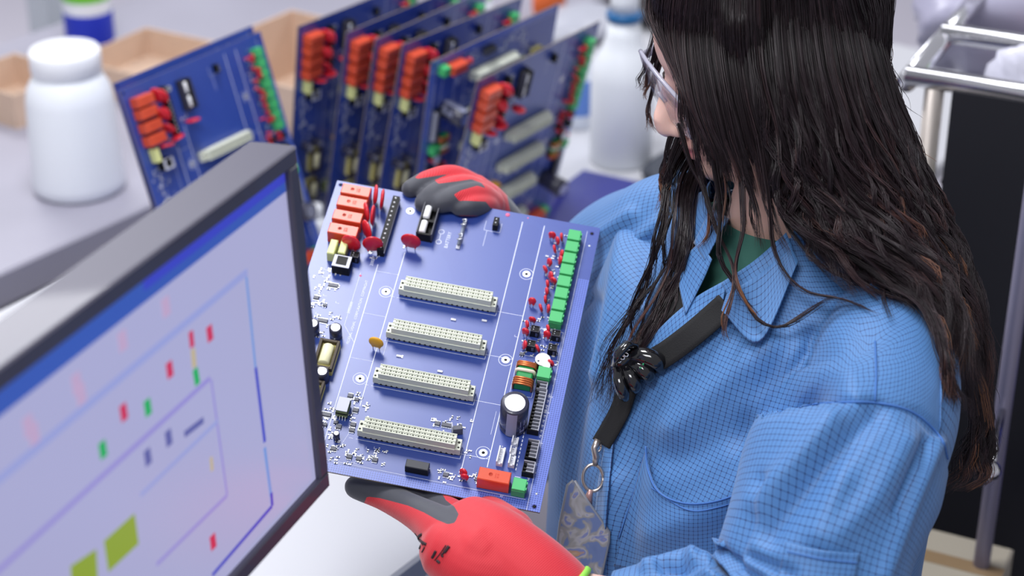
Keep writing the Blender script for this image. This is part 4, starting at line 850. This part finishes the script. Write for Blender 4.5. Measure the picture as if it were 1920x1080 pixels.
# ---------------------------------------------------------------- gloves
def glove_mat():
    m = bpy.data.materials.new('knit_and_foam_glove'); m.use_nodes = True; nt = m.node_tree; b = nt.nodes['Principled BSDF']; a = nt.nodes.new('ShaderNodeAttribute'); a.attribute_name = 'coated'
    g = nt.nodes.new('ShaderNodeMath'); g.operation = 'GREATER_THAN'; g.inputs[1].default_value = .5; nt.links.new(a.outputs['Fac'], g.inputs[0])
    mx = nt.nodes.new('ShaderNodeMix'); mx.data_type = 'RGBA'; mx.inputs['A'].default_value = (*lin((204, 34, 48)), 1); mx.inputs['B'].default_value = (*lin((62, 64, 74)), 1)
    nt.links.new(g.outputs[0], mx.inputs['Factor']); nt.links.new(mx.outputs['Result'], b.inputs['Base Color']); b.inputs['Roughness'].default_value = .65; b.inputs['Sheen Weight'].default_value = .25
    uv = nt.nodes.new('ShaderNodeAttribute'); uv.attribute_name = 'along'
    wv = math_node(nt, 'SINE', math_node(nt, 'MULTIPLY', uv.outputs['Fac'], 2*math.pi/.0017)); wv = math_node(nt, 'MULTIPLY', wv, math_node(nt, 'SUBTRACT', 1, g.outputs[0]))
    bp = nt.nodes.new('ShaderNodeBump'); bp.inputs['Strength'].default_value = .22; bp.inputs['Distance'].default_value = .0005; nt.links.new(wv, bp.inputs['Height']); nt.links.new(bp.outputs['Normal'], b.inputs['Normal']); return m
GLV = glove_mat()
def soft(p, poly): d = segdist(p, poly+poly[:1]); return .5+np.where(inpoly(p, poly), 1, -1)*np.clip(d/8, 0, .5)
def BW(x, y, z): return CB + RB @ (np.array([x, y, z])/1000)
# near hand (her left) under the bottom edge: thumb along the edge, four fingers behind the board
b = MB()
ptube(b, [(1046, 1128, 1.592, .037), (1030, 1112, 1.593, .0375), (990, 1078, 1.598, .038), (930, 1032, 1.61, .037), (890, 1003, 1.628, .034)], GLV, 24)
ptube(b, [(985, 1070, 1.60, .034), (900, 1062, 1.60, .034), (850, 1035, 1.605, .030)], GLV, 22); ptube(b, [(945, 1012, 1.63, .030), (918, 975, 1.665, .022)], GLV, 22)
ptube(b, [(900, 1040, 1.60, .032), (848, 1010, 1.615, .0255), (795, 970, 1.645, .0165), (728, 935, 1.682, .0128), (668, 913, 1.698, .0112)], GLV, 20)
ptube(b, [(880, 990, 1.64, .016), (840, 960, 1.665, .014), (790, 932, 1.69, .010)], GLV, 16)
def wf(pts, r): wtube(b, np.c_[cr(np.array(pts), 18), np.interp(np.linspace(0, 1, 18), np.linspace(0, 1, len(r)), r)], GLV, 16)
wf([P(900, 995, 1.632), BW(40, -176, -22), BW(18, -160, -17), BW(-8, -140, -13)], [.019, .013, .0115, .0095]); wf([P(930, 1000, 1.635), BW(62, -174, -28), BW(48, -140, -17), BW(30, -112, -13.5)], [.019, .0135, .012, .0098])
wf([P(955, 1005, 1.63), BW(84, -170, -30), BW(74, -135, -17), BW(58, -108, -13)], [.019, .013, .0115, .0093]); wf([P(980, 1030, 1.615), BW(104, -166, -28), BW(98, -138, -16), BW(88, -118, -12.5)], [.018, .012, .0105, .0085])
me = fuse('glove', b, .0022, 8); V = verts(me); p = proj(V)
BLK = [(620, 870), (620, 950), (680, 950), (688, 931), (712, 934), (735, 940), (765, 948), (795, 961), (820, 975), (840, 983), (853, 980), (860, 964), (852, 950), (836, 938), (826, 920), (828, 860)]
lo = (V-CB)@RB; behind = (lo[:, 2] < .004) & (lo[:, 1] > -.19) & (lo[:, 2] > -.05) & (p[:, 1] < 965)
attr(me, 'coated', np.maximum(soft(p[:, :2], BLK), ((lo[:, 1] > -.164) & (lo[:, 2] < 0)).astype(float))); ax = P(1046, 1128, 1.592)-P(895, 1000, 1.628); attr(me, 'along', V@(ax/np.linalg.norm(ax)))
me.materials.clear(); me.materials.append(GLV); gl = obj('glove', me, person, label='red and black work glove on the near hand under the board')
bb = MB(); c0_, c1_ = P(1050, 1131, 1.592), P(1030, 1112, 1.593); t_ = (c0_-c1_)/np.linalg.norm(c0_-c1_); pr = [(0, .0380), (.0, .0395), (.004, .0398), (.0045, .0375)]
bb.tube([c0_-t_*.005, c0_-t_*.0035, c0_, c0_+t_*.001], [.0385, .0395, .0395, .037], mat('lime_trim', (150, 220, 80), .6), 40); obj('cuff_trim', bb, gl)
GB = BVHTree.FromPolygons([tuple(v) for v in V], [tuple(f.vertices) for f in me.polygons])
INK = mat('black_ink', (44, 26, 34), .6)
def ink(line, r):
    K = cr(np.array(line, float), 14); b_ = MB(); pts = []
    for u, v in K:
        h = hit(u, v, GB)
        if h: pts.append(h[0]+(CAM-h[0])/np.linalg.norm(CAM-h[0])*.0003)
    if len(pts) > 3: b_.tube(pts, r, INK, 6); obj('printed_lettering', b_, gl)
for L_, r in (([(778, 1000), (784, 1008), (793, 1022)], .0006), ([(791, 1002), (785, 1006), (787, 1013), (799, 1021)], .0013), ([(783, 1013), (781, 1018), (784, 1022)], .0011), ([(784, 1022), (787, 1028), (789, 1023)], .0011), ([(796, 1026), (793, 1032), (791, 1035)], .0008),
              ([(836, 1022), (825, 1038), (815, 1051)], .0005), ([(842, 1024), (838, 1029), (833, 1036)], .0016), ([(832, 1036), (828, 1041), (831, 1044)], .0010), ([(817, 1033), (813, 1041), (810, 1046)], .0013), ([(819, 1051), (823, 1054), (824, 1056)], .0013)): ink(L_, r)
# far hand (her right): fingers curled over the top edge
b = MB()
ptube(b, [(945, 442, 1.955, .030), (925, 415, 1.94, .029), (902, 384, 1.915, .026), (888, 366, 1.905, .022)], GLV, 22)
ptube(b, [(900, 362, 1.91, .016), (850, 332, 1.893, .0125), (803, 340, 1.88, .0115), (770, 354, 1.872, .0095)], GLV, 18)
ptube(b, [(912, 372, 1.905, .016), (872, 352, 1.882, .0132), (822, 362, 1.866, .0122), (795, 381, 1.862, .0102)], GLV, 18)
ptube(b, [(918, 384, 1.90, .016), (895, 366, 1.876, .0135), (856, 371, 1.860, .0125), (824, 381, 1.857, .0105)], GLV, 18)
ptube(b, [(920, 392, 1.90, .013), (908, 384, 1.876, .0118), (884, 386, 1.858, .0105), (862, 389, 1.856, .0088)], GLV, 18)
ptube(b, [(915, 420, 1.935, .018), (860, 430, 1.915, .014), (815, 440, 1.90, .011)], GLV, 18)
me = fuse('glove', b, .002, 5); V = verts(me); p = proj(V)
REDP = [(778, 333), (797, 316), (833, 300), (884, 304), (925, 335), (950, 364), (960, 410), (919, 389), (911, 378), (869, 376), (861, 377), (851, 365), (864, 357), (895, 348), (911, 353), (903, 343), (884, 336), (856, 340), (822, 344), (815, 338), (833, 330), (848, 325), (809, 331), (784, 335)]
attr(me, 'coated', np.where(p[:, 1] > 404, 0, 1.-soft(p[:, :2], REDP))); ax = P(945, 442, 1.955)-P(850, 332, 1.893); attr(me, 'along', V@(ax/np.linalg.norm(ax)))
me.materials.clear(); me.materials.append(GLV); g2 = obj('glove', me, person, label='red and black work glove curled over the top edge of the board')
bb = MB(); c0_, c1_ = P(952, 452, 1.962), P(945, 442, 1.955); t_ = (c0_-c1_)/np.linalg.norm(c0_-c1_); bb.tube([c0_-t_*.004, c0_, c0_+t_*.002], [.0305, .0312, .029], MATS['lime_trim'], 30); obj('cuff_trim', bb, g2)

# ---------------------------------------------------------------- safety glasses
GLS = mat('clear_polycarbonate', (225, 225, 240), .06, trans=.85, ior=1.3, alpha=.45); GLF = mat('clear_frame', (205, 205, 222), .12, trans=.5, ior=1.3)
gs = empty('safety_glasses', None, 'clear safety glasses worn low on her nose', 'glasses')
def gp(l, u, s=0.): return hd(.102-.8*l*l+s, l, -.006+u)
n = 19; ls = np.linspace(-.068, .068, n); top = [gp(l, .024-1.2*l*l) for l in ls]; bot = [gp(l, -.022+2.2*(abs(l)-.035)**2+(.012 if abs(l) < .010 else 0)) for l in ls]
for s in (-1, 1):
    k = [i for i in range(n) if s*ls[i] >= -.001]; b = MB(); Gd = np.array([[top[i]*(1-t)+bot[i]*t for i in k] for t in np.linspace(0, 1, 6)])
    o = obj('lens', sheet('lens', Gd, GLS, False), gs); shell(o, .0018)
b = MB(); b.tube(top, .0022, GLF, 8); obj('brow_bar', b, gs)
for s in (-1, 1):
    b = MB(); i = 0 if s < 0 else n-1; b.tube([top[i], bot[i]], .002, GLF, 8); obj('lens_edge', b, gs)
    b = MB(); b.tube([hd(.102-.8*.068**2, s*.068, .006), hd(.07, s*.075, .010), hd(.02, s*.080, .008), hd(-.03, s*.080, .004), hd(-.05, s*.078, -.012)], [.0028, .0026, .0022, .002, .002], GLF, 8, flat=1.8); obj('temple', b, gs)
b = MB(); b.tube([gp(-.009, -.004), gp(0, .002, .002), gp(.009, -.004)], .002, GLF, 8); obj('nose_bridge', b, gs)

# ---------------------------------------------------------------- lanyard and badge
STRAP = mat('black_webbing', (15, 15, 18), .8, bump=.4, bscale=900)
ly = empty('lanyard', None, 'black lanyard over the coat carrying a metal ring and badge pouch', 'lanyard')
def ribbon(line, wpx, off, name='strap', n=40, bv=None):
    K = cr(np.array(line, float), n); T = np.gradient(K, axis=0); T /= np.linalg.norm(T, axis=1)[:, None]; Nn = np.c_[-T[:, 1], T[:, 0]]
    Gd = np.array([[lay(*(k+nn*wpx*s), off, bv) for s in np.linspace(-.5, .5, 6)] for k, nn in zip(K, Nn)]); Gd = smooth_grid(Gd, 5)
    if (grid_normals(Gd, False)*(CAM-Gd)).sum() < 0: Gd = Gd[:, ::-1]
    o = obj(name, sheet(name, Gd, STRAP, False), ly); shell(o, .0016)
ribbon([(1362, 570), (1300, 624), (1240, 668), (1190, 690)], 46, .012, bv=BVT); ribbon([(1312, 455), (1290, 520), (1250, 590), (1215, 640), (1185, 690)], 40, .006, bv=BVT); ribbon([(1186, 690), (1165, 760), (1145, 800), (1126, 832)], 36, .008, bv=BVT)
dl = proj(lay(1125, 850, .014, BVT)[None])[0, 2]
mt = mat('worn_nickel', (176, 166, 160), .3, .9); b = MB(); t = np.linspace(0, 2*np.pi, 28)
b.tube([P(1112+19*math.cos(a), 896+25*math.sin(a), dl-.004) for a in t], .0016, mt, 8); obj('key_ring', b, ly)
b = MB(); b.tube([P(1122, 826, dl-.004), P(1114, 840, dl-.006), P(1118, 856, dl-.006), P(1116, 872, dl-.004)], [.004, .003, .0035, .0025], mt, 10); b.tube([P(1120+7*math.cos(a), 838+9*math.sin(a), dl-.004) for a in t], .0012, mt, 6); obj('swivel_hook', b, ly)
b = MB(); b.tube([P(1108, 918, dl-.004), P(1104, 930, dl-.003), P(1106, 946, dl-.001)], [.0025, .0035, .0025], mat('rosy_clip', (176, 140, 136), .4, .5), 8); obj('badge_clip', b, ly)
# badge pouch: rounded slab with a marbled print
def badge_mat():
    m = bpy.data.materials.new('worn_badge_print'); m.use_nodes = True; nt = m.node_tree; b = nt.nodes['Principled BSDF']; tc = nt.nodes.new('ShaderNodeTexCoord'); n = nt.nodes.new('ShaderNodeTexNoise'); n.inputs['Scale'].default_value = 55; n.inputs['Detail'].default_value = 2; n.inputs['Distortion'].default_value = .6
    r = nt.nodes.new('ShaderNodeValToRGB'); r.color_ramp.interpolation = 'EASE'
    for pos, c in ((0, (72, 88, 130)), (.45, (84, 100, 140)), (.53, (124, 122, 122)), (.6, (144, 142, 146)), (.66, (96, 106, 150)), (.72, (150, 120, 96))):
        e_ = r.color_ramp.elements.new(pos); e_.color = (*lin(c), 1)
    nt.links.new(tc.outputs['Object'], n.inputs['Vector']); nt.links.new(n.outputs['Fac'], r.inputs['Fac']); nt.links.new(r.outputs['Color'], b.inputs['Base Color']); b.inputs['Roughness'].default_value = .45; b.inputs['Coat Weight'].default_value = .1; return m
BDG = [(1076, 902), (1104, 946), (1141, 998), (1140, 1016), (1126, 1080), (1118, 1096), (1052, 1090), (1042, 1060), (1052, 980), (1066, 910)]
b = MB(); nb = len(BDG); fr = [P(u, v, dl-.008) for u, v in BDG]; bk = [P(u, v, dl-.003) for u, v in BDG]
b.add(fr+bk, [tuple(range(nb))]+[(i, (i+1) % nb, nb+(i+1) % nb, nb+i) for i in range(nb)]+[tuple(range(2*nb-1, nb-1, -1))], badge_mat()); bdg = obj('badge_pouch', b, ly)
b = MB(); b.tube([P(u, v, dl-.0055) for u, v in BDG+BDG[:1]], .0022, mat('grey_vinyl_edge', (120, 122, 130), .4), 8); obj('pouch_rim', b, bdg)
# claw clip on the strap
cc = lay(1195, 690, .022, BVT); dc = proj(cc[None])[0, 2]; GLOSS = mat('glossy_black', (16, 16, 20), .12, coat=.6)
ck = empty('claw_clip', None, 'glossy black claw clip gripping the lanyard strap', 'clip')
b = MB(); b.tube([P(1150, 690, dc), P(1168, 676, dc-.004), P(1190, 664, dc-.004)], [.004, .007, .005], GLOSS, 12); obj('hinge_bar', b, ck)
for pts, r in (([(1176, 668, 0), (1205, 668, -.010), (1232, 678, -.012), (1241, 692, -.006)], [.007, .0085, .009, .006]), ([(1178, 676, 0), (1200, 690, -.010), (1214, 702, -.010), (1216, 712, -.002)], [.006, .007, .0075, .004]),
               ([(1172, 684, 0), (1182, 705, -.009), (1190, 722, -.009), (1190, 732, -.002)], [.006, .0065, .0065, .004]), ([(1160, 688, 0), (1162, 715, -.008), (1168, 735, -.008), (1172, 748, -.002)], [.006, .006, .006, .004])):
    b = MB(); K = cr(np.array([[*P(u, v, dc+dz), q] for (u, v, dz), q in zip(pts, r)]), 20); b.tube(K[:, :3], K[:, 3], GLOSS, 10); obj('claw', b, ck)
b = MB(); b.tube([P(1150, 684, dc-.006), P(1160, 660, dc-.012), P(1175, 646, dc-.012), P(1186, 650, dc-.008), P(1190, 662, dc-.004)], [.005, .009, .009, .006, .004], GLOSS, 12, flat=.5); obj('thumb_tab', b, ck)
b = MB(); b.tube([P(1158+6*math.cos(a)+a*1.1, 676+5*math.sin(a)-a*.9, dc-.011) for a in np.linspace(0, 18, 60)], .0008, CHROME, 6); obj('spring', b, ck)
for u, v in ((1206, 683), (1201, 690)): b = MB(); b.ell(P(u, v, dc-.0205), np.eye(3)*.0009, mat('green_glint', (20, 150, 90), .2), 8, 6); obj('green_glint_bead', b, ck)  # tiny green beads stand in for glints on the glossy plastic

# ---------------------------------------------------------------- hair
def hair_mat():
    m = bpy.data.materials.new('dark_brown_hair'); m.use_nodes = True; nt = m.node_tree; b = nt.nodes['Principled BSDF']; a = nt.nodes.new('ShaderNodeAttribute'); a.attribute_name = 'tone'
    r = nt.nodes.new('ShaderNodeValToRGB'); e_ = r.color_ramp.elements; e_[0].color = (*lin((26, 19, 23)), 1); e_[1].color = (*lin((150, 100, 66)), 1); x = e_.new(.45); x.color = (*lin((50, 36, 42)), 1); x = e_.new(.75); x.color = (*lin((98, 66, 60)), 1)
    nt.links.new(a.outputs['Fac'], r.inputs['Fac']); nt.links.new(r.outputs['Color'], b.inputs['Base Color']); b.inputs['Roughness'].default_value = .38; b.inputs['Specular IOR Level'].default_value = .4; return m
HAIR = hair_mat()
# dark inner volume that carries the strands
b = MB(); hs = lambda f, l, u, a, c, e_: b.ell(hd(f, l, u), HM*np.array([[a], [c], [e_]]), HAIR, 32, 22)
hs(-.020, 0, .036, .098, .080, .094); hs(-.056, 0, -.03, .048, .070, .092); hs(.030, 0, .078, .056, .060, .045)
for s in (-1, 1): wtube(b, [[*hd(.028, s*.066, .06), .022], [*hd(.020, s*.073, .0), .02], [*hd(.0, s*.074, -.035), .02]], HAIR, 14)
ptube(b, [(1530, 130, 1.73, .048), (1575, 250, 1.715, .054), (1640, 370, 1.71, .050), (1700, 480, 1.715, .038), (1765, 600, 1.715, .022)], HAIR, 18)
ptube(b, [(1490, 260, 1.70, .036), (1535, 370, 1.68, .036), (1605, 460, 1.655, .032), (1690, 540, 1.64, .022)], HAIR, 16)
me = fuse('hair_volume', b, .005, 6); attr(me, 'tone', np.full(len(me.vertices), .12)); me.materials.clear(); me.materials.append(HAIR)
hair = obj('hair', me, person)
HV = BVHTree.FromPolygons([tuple(v) for v in verts(me)], [tuple(f.vertices) for f in me.polygons])
# guide sheets: lists of guides (u, v, depth), strands run between neighbouring guides
S1 = [[(1228, -60, 1.715), (1212, 15, 1.710), (1236, 75, 1.688), (1270, 150, 1.668), (1276, 210, 1.668), (1288, 262, 1.672), (1308, 320, 1.69), (1322, 400, 1.70)],
      [(1300, -75, 1.685), (1284, 60, 1.662), (1294, 160, 1.655), (1312, 235, 1.655), (1340, 300, 1.66), (1350, 360, 1.665), (1346, 420, 1.66), (1335, 480, 1.66)],
      [(1345, -90, 1.675), (1338, 60, 1.648), (1350, 160, 1.640), (1370, 250, 1.642), (1390, 320, 1.648), (1402, 380, 1.65), (1404, 430, 1.645), (1410, 480, 1.64)],
      [(1400, -100, 1.668), (1400, 60, 1.640), (1412, 170, 1.632), (1434, 260, 1.636), (1456, 340, 1.64), (1482, 420, 1.64), (1545, 500, 1.62), (1620, 560, 1.60)],
      [(1450, -100, 1.668), (1455, 60, 1.638), (1470, 180, 1.630), (1500, 280, 1.632), (1540, 370, 1.632), (1610, 460, 1.615), (1710, 530, 1.60), (1770, 640, 1.58)],
      [(1500, -95, 1.672), (1512, 60, 1.642), (1532, 180, 1.634), (1570, 290, 1.636), (1630, 390, 1.634), (1710, 470, 1.62), (1780, 560, 1.61), (1815, 720, 1.60)],
      [(1548, -80, 1.682), (1568, 60, 1.652), (1592, 180, 1.645), (1640, 300, 1.648), (1700, 400, 1.65), (1760, 490, 1.65), (1805, 600, 1.65), (1838, 780, 1.66)],
      [(1588, -60, 1.70), (1616, 60, 1.675), (1645, 170, 1.668), (1690, 290, 1.672), (1742, 400, 1.68), (1790, 500, 1.69), (1826, 640, 1.70), (1848, 820, 1.71)],
      [(1612, -40, 1.73), (1648, 60, 1.715), (1682, 170, 1.71), (1722, 290, 1.715), (1768, 400, 1.72), (1808, 510, 1.73), (1838, 660, 1.74), (1846, 860, 1.75)]]
S2 = [[(1285, 270, 1.775), (1252, 330, 1.765), (1242, 410, 1.735), (1214, 510, 1.74), (1160, 620, 1.745), (1122, 720, 1.75), (1100, 790, 1.755)],
      [(1305, 290, 1.775), (1278, 350, 1.765), (1272, 430, 1.725), (1252, 520, 1.73), (1206, 620, 1.73), (1160, 700, 1.735), (1128, 790, 1.74)],
      [(1325, 310, 1.775), (1305, 380, 1.755), (1300, 460, 1.715), (1280, 530, 1.715), (1240, 610, 1.715), (1190, 680, 1.72), (1150, 760, 1.72)]]
S3 = [[(1740, 520, 1.71), (1790, 600, 1.70), (1815, 700, 1.70), (1820, 800, 1.71), (1790, 880, 1.72), (1752, 925, 1.73)], [(1760, 520, 1.73), (1812, 620, 1.73), (1838, 720, 1.735), (1848, 820, 1.74), (1830, 890, 1.75), (1790, 930, 1.75)], [(1775, 520, 1.75), (1824, 620, 1.75), (1850, 740, 1.76), (1858, 840, 1.77), (1846, 900, 1.78), (1820, 925, 1.78)]]
S4 = [[(1690, 500, 1.60), (1745, 570, 1.575), (1772, 640, 1.56), (1790, 720, 1.56), (1812, 790, 1.57)], [(1640, 530, 1.60), (1720, 570, 1.575), (1760, 650, 1.555), (1778, 730, 1.555), (1800, 800, 1.56)]]
S5 = [[(1232, 40, 1.76), (1216, 90, 1.775), (1200, 140, 1.785), (1196, 168, 1.79)], [(1240, 60, 1.76), (1228, 120, 1.78), (1214, 165, 1.79), (1205, 185, 1.80)], [(1240, 120, 1.77), (1222, 180, 1.79), (1216, 225, 1.795), (1230, 262, 1.79)]]
S6 = [[(1260, 235, 1.745), (1245, 290, 1.75), (1240, 340, 1.76), (1236, 400, 1.765)], [(1290, 290, 1.74), (1268, 330, 1.75), (1256, 380, 1.755), (1250, 430, 1.76)]]
STR = []
def strands(sheet_, nclump, per, amp, wl, spread, cut=(.8, 1.), layer=.006, gold=.03, lie=True, jit=.0012, seed=0):
    r = np.random.default_rng(seed); S = np.array(sheet_, float); n = 22
    Gs = np.array([cr(g_, n) for g_ in S]); tt = np.linspace(0, 1, n)
    for c in range(nclump):
        x = r.random()*(len(S)-1) if len(S) > 1 else 0; dz = -r.random()*layer; ph = r.random(2)*6.28; wlk = wl*(.7+.6*r.random()); am = amp*(.4+1.1*r.random()); tone0 = .05+.36*r.random()**1.8; gcl = r.random() < gold; cl = cut[0]+(cut[1]-cut[0])*r.random(); sprd = spread*(.5+r.random())
        for k in range(per):
            xx = np.clip(x+r.normal()*.03*sprd/12, 0, len(S)-1); i = min(int(xx), len(S)-2) if len(S) > 1 else 0; w_ = xx-i
            g_ = (Gs[i]*(1-w_)+Gs[i+1]*w_) if len(S) > 1 else Gs[0].copy()
            g_ = g_.copy(); env = np.clip((tt-.22)/.40, 0, 1)
            pinch = 1-.75*np.sin(np.pi*np.clip(tt*1.1, 0, 1))**2*.6
            o_ = r.normal(size=3)*np.array([sprd*.45, sprd*.25, .0016]); flare = 1+1.3*np.clip((tt-.8)/.2, 0, 1)*abs(r.normal())
            wob = np.sin(tt*n*6.28/wlk+ph[0]+r.normal()*.12)*am*env; wob2 = np.sin(tt*n*6.28/(wlk*.8)+ph[1]+r.normal()*.22)*.0035*env*am/7
            g_[:, 0] += o_[0]*pinch*flare+wob; g_[:, 1] += o_[1]*pinch; g_[:, 2] += dz+o_[2]+wob2
            L = cl*(1-.12*r.random()**2)
            m_ = 18; q = np.linspace(0, L, m_)*(n-1); j = np.minimum(q.astype(int), n-2); f_ = (q-j)[:, None]; q = g_[j]*(1-f_)+g_[j+1]*f_
            W = CAM+q[:, 2:]*(CF+CR*(q[:, :1]-960)/FPX-CU*(q[:, 1:2]-540)/FPX)
            if lie:
                for a in range(m_):
                    h = hit(q[a, 0], q[a, 1], HV)
                    if h is not None:
                        dd = (h[0]-CAM)@CF
                        if q[a, 2] > dd-.002: q[a, 2] = dd-.002+dz-abs(o_[2]); W[a] = P(*q[a])
                    if q[a, 1] > 330:
                        h = hit(q[a, 0], q[a, 1])
                        if h is not None:
                            dd = (h[0]-CAM)@CF
                            if q[a, 2] > dd-.004: W[a] = P(q[a, 0], q[a, 1], dd-.004+dz*.8-abs(o_[2]))
            tone = np.clip(tone0+(.10*np.clip(x/6-.3, 0, 1) if len(S) > 4 else 0)*tt[j]*2+r.normal()*.07+(.45+.2*r.random() if gcl else 0)*np.clip((tt[np.minimum(j, n-1)]-.25)*2.2, 0, 1)+.12*tt[j], 0, 1)
            STR.append((W, tone))
strands(S1[:4], 74, 30, 4, 9, 9, (.52, .68), .010, .02, seed=11)
for i_, xg in enumerate((.25, .9, 1.15, 1.75, 2.1, 2.5, 2.8)):
    a_ = int(xg); ga = [tuple(np.array(p_)*(1-xg+a_)+np.array(q_)*(xg-a_)) for p_, q_ in zip(S1[a_], S1[a_+1])]; strands([ga, [(u+7, v, d) for u, v, d in ga]], 3, 13, 5, 9, 5, (.82, 1.), .006, .08, seed=40+i_)
strands(S1[3:], 200, 36, 20, 6.8, 6, (.86, 1.), .020, .05, seed=1)
strands(S1[3:], 90, 22, 24, 5.8, 8, (.6, .97), .026, .09, seed=2)
strands(S2, 20, 15, 12, 7, 8, (.75, 1.), .006, .15, seed=3)
strands(S3, 30, 18, 10, 7, 12, (.7, 1.), .01, .2, lie=False, seed=4)
strands(S4, 10, 22, 6, 9, 9, (.8, 1.), .004, .35, seed=5)
strands(S5, 8, 12, 3, 9, 7, (.8, 1.), .004, .7, lie=False, seed=6)
strands(S6, 8, 16, 5, 8, 9, (.8, 1.), .004, .2, lie=False, seed=7)
LK = [[(1335, 300, 1.655), (1350, 400, 1.66), (1345, 480, 1.655), (1385, 545, 1.65), (1420, 600, 1.63), (1470, 612, 1.62), (1530, 572, 1.61), (1580, 548, 1.60)], [(1310, 330, 1.68), (1340, 430, 1.67), (1375, 510, 1.65), (1355, 590, 1.64), (1360, 640, 1.64)],
      [(1390, 330, 1.645), (1392, 430, 1.64), (1375, 500, 1.64), (1395, 560, 1.635), (1430, 612, 1.63)], [(1270, 230, 1.69), (1290, 300, 1.69), (1318, 360, 1.69), (1330, 430, 1.69), (1300, 470, 1.70)], [(1480, 380, 1.635), (1500, 420, 1.63), (1560, 470, 1.62), (1640, 545, 1.60), (1755, 585, 1.57), (1782, 690, 1.555), (1800, 770, 1.56)],
      [(1420, 250, 1.632), (1440, 380, 1.635), (1450, 470, 1.635), (1500, 540, 1.62), (1580, 560, 1.60), (1650, 590, 1.59)]]
for i, g_ in enumerate(LK): strands([g_, [(u+5, v+3, d) for u, v, d in g_]], 3, 9, 3, 9, 5, (.9, 1.), .003, .35, seed=20+i)
for i in range(60):                                        # loose flyaway hairs at the outline
    r = np.random.default_rng(100+i); v0 = 40+r.random()*640; xe = np.interp(v0, [-60, 60, 170, 290, 400, 510, 660], [1612, 1648, 1682, 1722, 1768, 1808, 1838]); du = 10+40*r.random()
    strands([[(xe-14, v0-50, 1.72), (xe+4, v0, 1.72), (xe+du*.6, v0+30+20*r.random(), 1.72), (xe+du*(.3+.9*r.random()), v0+50+60*r.random(), 1.72)]], 1, 1, 6, 12, 4, (.8, 1), .01, .3, lie=False, seed=200+i)
def cap_strands(n, seed):                                  # hair lying over the crown and the back and far side of the head
    r = np.random.default_rng(seed)
    for c in range(n//12):
        th0 = r.uniform(2.0, 2*np.pi-.95); L0 = r.uniform(.75, 1.); tone0 = .05+.33*r.random()**1.8; ph0 = r.random()*6
        for k in range(12):
            th = th0+r.normal()*.035; t = np.linspace(0, 1, 18)*L0; a = np.minimum(.04+t*3.0, 1.75); pad = r.uniform(.004, .013); f_, l_, u_ = .099+pad, .081+pad, .095+pad
            part = np.array([.03*np.cos(th), .0, 0])
            Q = np.stack([-.020+f_*np.sin(a)*np.cos(th)+.02*(1-np.sin(a)), l_*np.sin(a)*np.sin(th), .036+u_*np.cos(a)], 1)
            dn = np.clip(t*3.0+.04-1.75, 0, None)*.11; wv = .006*np.sin(t*14+ph0)*np.clip(t*2-1, 0, 1)
            W = HC+Q@HM+np.outer(dn, -UZ)+np.outer(wv+r.normal()*.0015, HF); STR.append((W, np.clip(tone0+r.normal(size=1)*.05+.1*t, 0, 1)))
cap_strands(3600, 77)
ns = len(STR); m_ = 18; W = np.array([s[0] for s in STR]); T = np.gradient(W, axis=1); T /= np.linalg.norm(T, axis=2, keepdims=True)+1e-9
A = np.cross(T, CF); A /= np.linalg.norm(A, axis=2, keepdims=True)+1e-9; B_ = np.cross(T, A)
rad = .00033*np.concatenate([np.full(m_-5, 1.), np.linspace(.95, .25, 5)])[None, :, None]*np.random.default_rng(5).uniform(.75, 1.35, (ns, 1, 1))
ring_ = np.stack([W+rad*(A*math.cos(t)+B_*math.sin(t)) for t in (0, 2.094, 4.189)], 2)             # ns, m, 3, 3
vid = np.arange(ns*m_*3).reshape(ns, m_, 3); F = np.stack([vid[:, :-1], np.roll(vid, -1, 2)[:, :-1], np.roll(vid, -1, 2)[:, 1:], vid[:, 1:]], -1).reshape(-1, 4)
me = bpy.data.meshes.new('hair_strands'); me.vertices.add(ns*m_*3); me.vertices.foreach_set('co', ring_.astype(np.float32).ravel()); me.loops.add(len(F)*4); me.loops.foreach_set('vertex_index', F.astype(np.int32).ravel())
me.polygons.add(len(F)); me.polygons.foreach_set('loop_start', np.arange(0, len(F)*4, 4, dtype=np.int32)); me.polygons.foreach_set('use_smooth', np.ones(len(F), bool)); me.update(calc_edges=True); me.validate()
attr(me, 'tone', np.repeat(np.array([s[1] for s in STR]).ravel(), 3)); me.materials.append(HAIR)
obj('hair_strands', me, hair, kind='stuff')

# ---------------------------------------------------------------- every thing's origin at its own base
bpy.context.view_layer.update()
KID = {}
for o in bpy.data.objects:
    if o.parent: KID.setdefault(o.parent.name, []).append(o)
def world_pts(o):
    out = []
    if o.type == 'MESH' and len(o.data.vertices): out.append(np.array([o.matrix_world @ Vector(c) for c in o.bound_box]))
    for k in KID.get(o.name, ()): out += world_pts(k)
    return out
for o in [o for o in bpy.data.objects if o.parent is None and o.type in ('EMPTY', 'MESH') and o.get('kind') != 'structure']:
    w_ = world_pts(o)
    if not w_: continue
    w_ = np.concatenate(w_); base = Vector(((w_[:, 0].min()+w_[:, 0].max())/2, (w_[:, 1].min()+w_[:, 1].max())/2, w_[:, 2].min()))
    if o.name.startswith('circuit_board') or o.name == 'computer_monitor': continue
    dl_ = o.matrix_world.inverted() @ base
    if o.type == 'MESH': o.data.transform(Matrix.Translation(-dl_))
    for k in KID.get(o.name, ()): k.location = k.location-dl_
    o.location = base
bpy.context.view_layer.update()
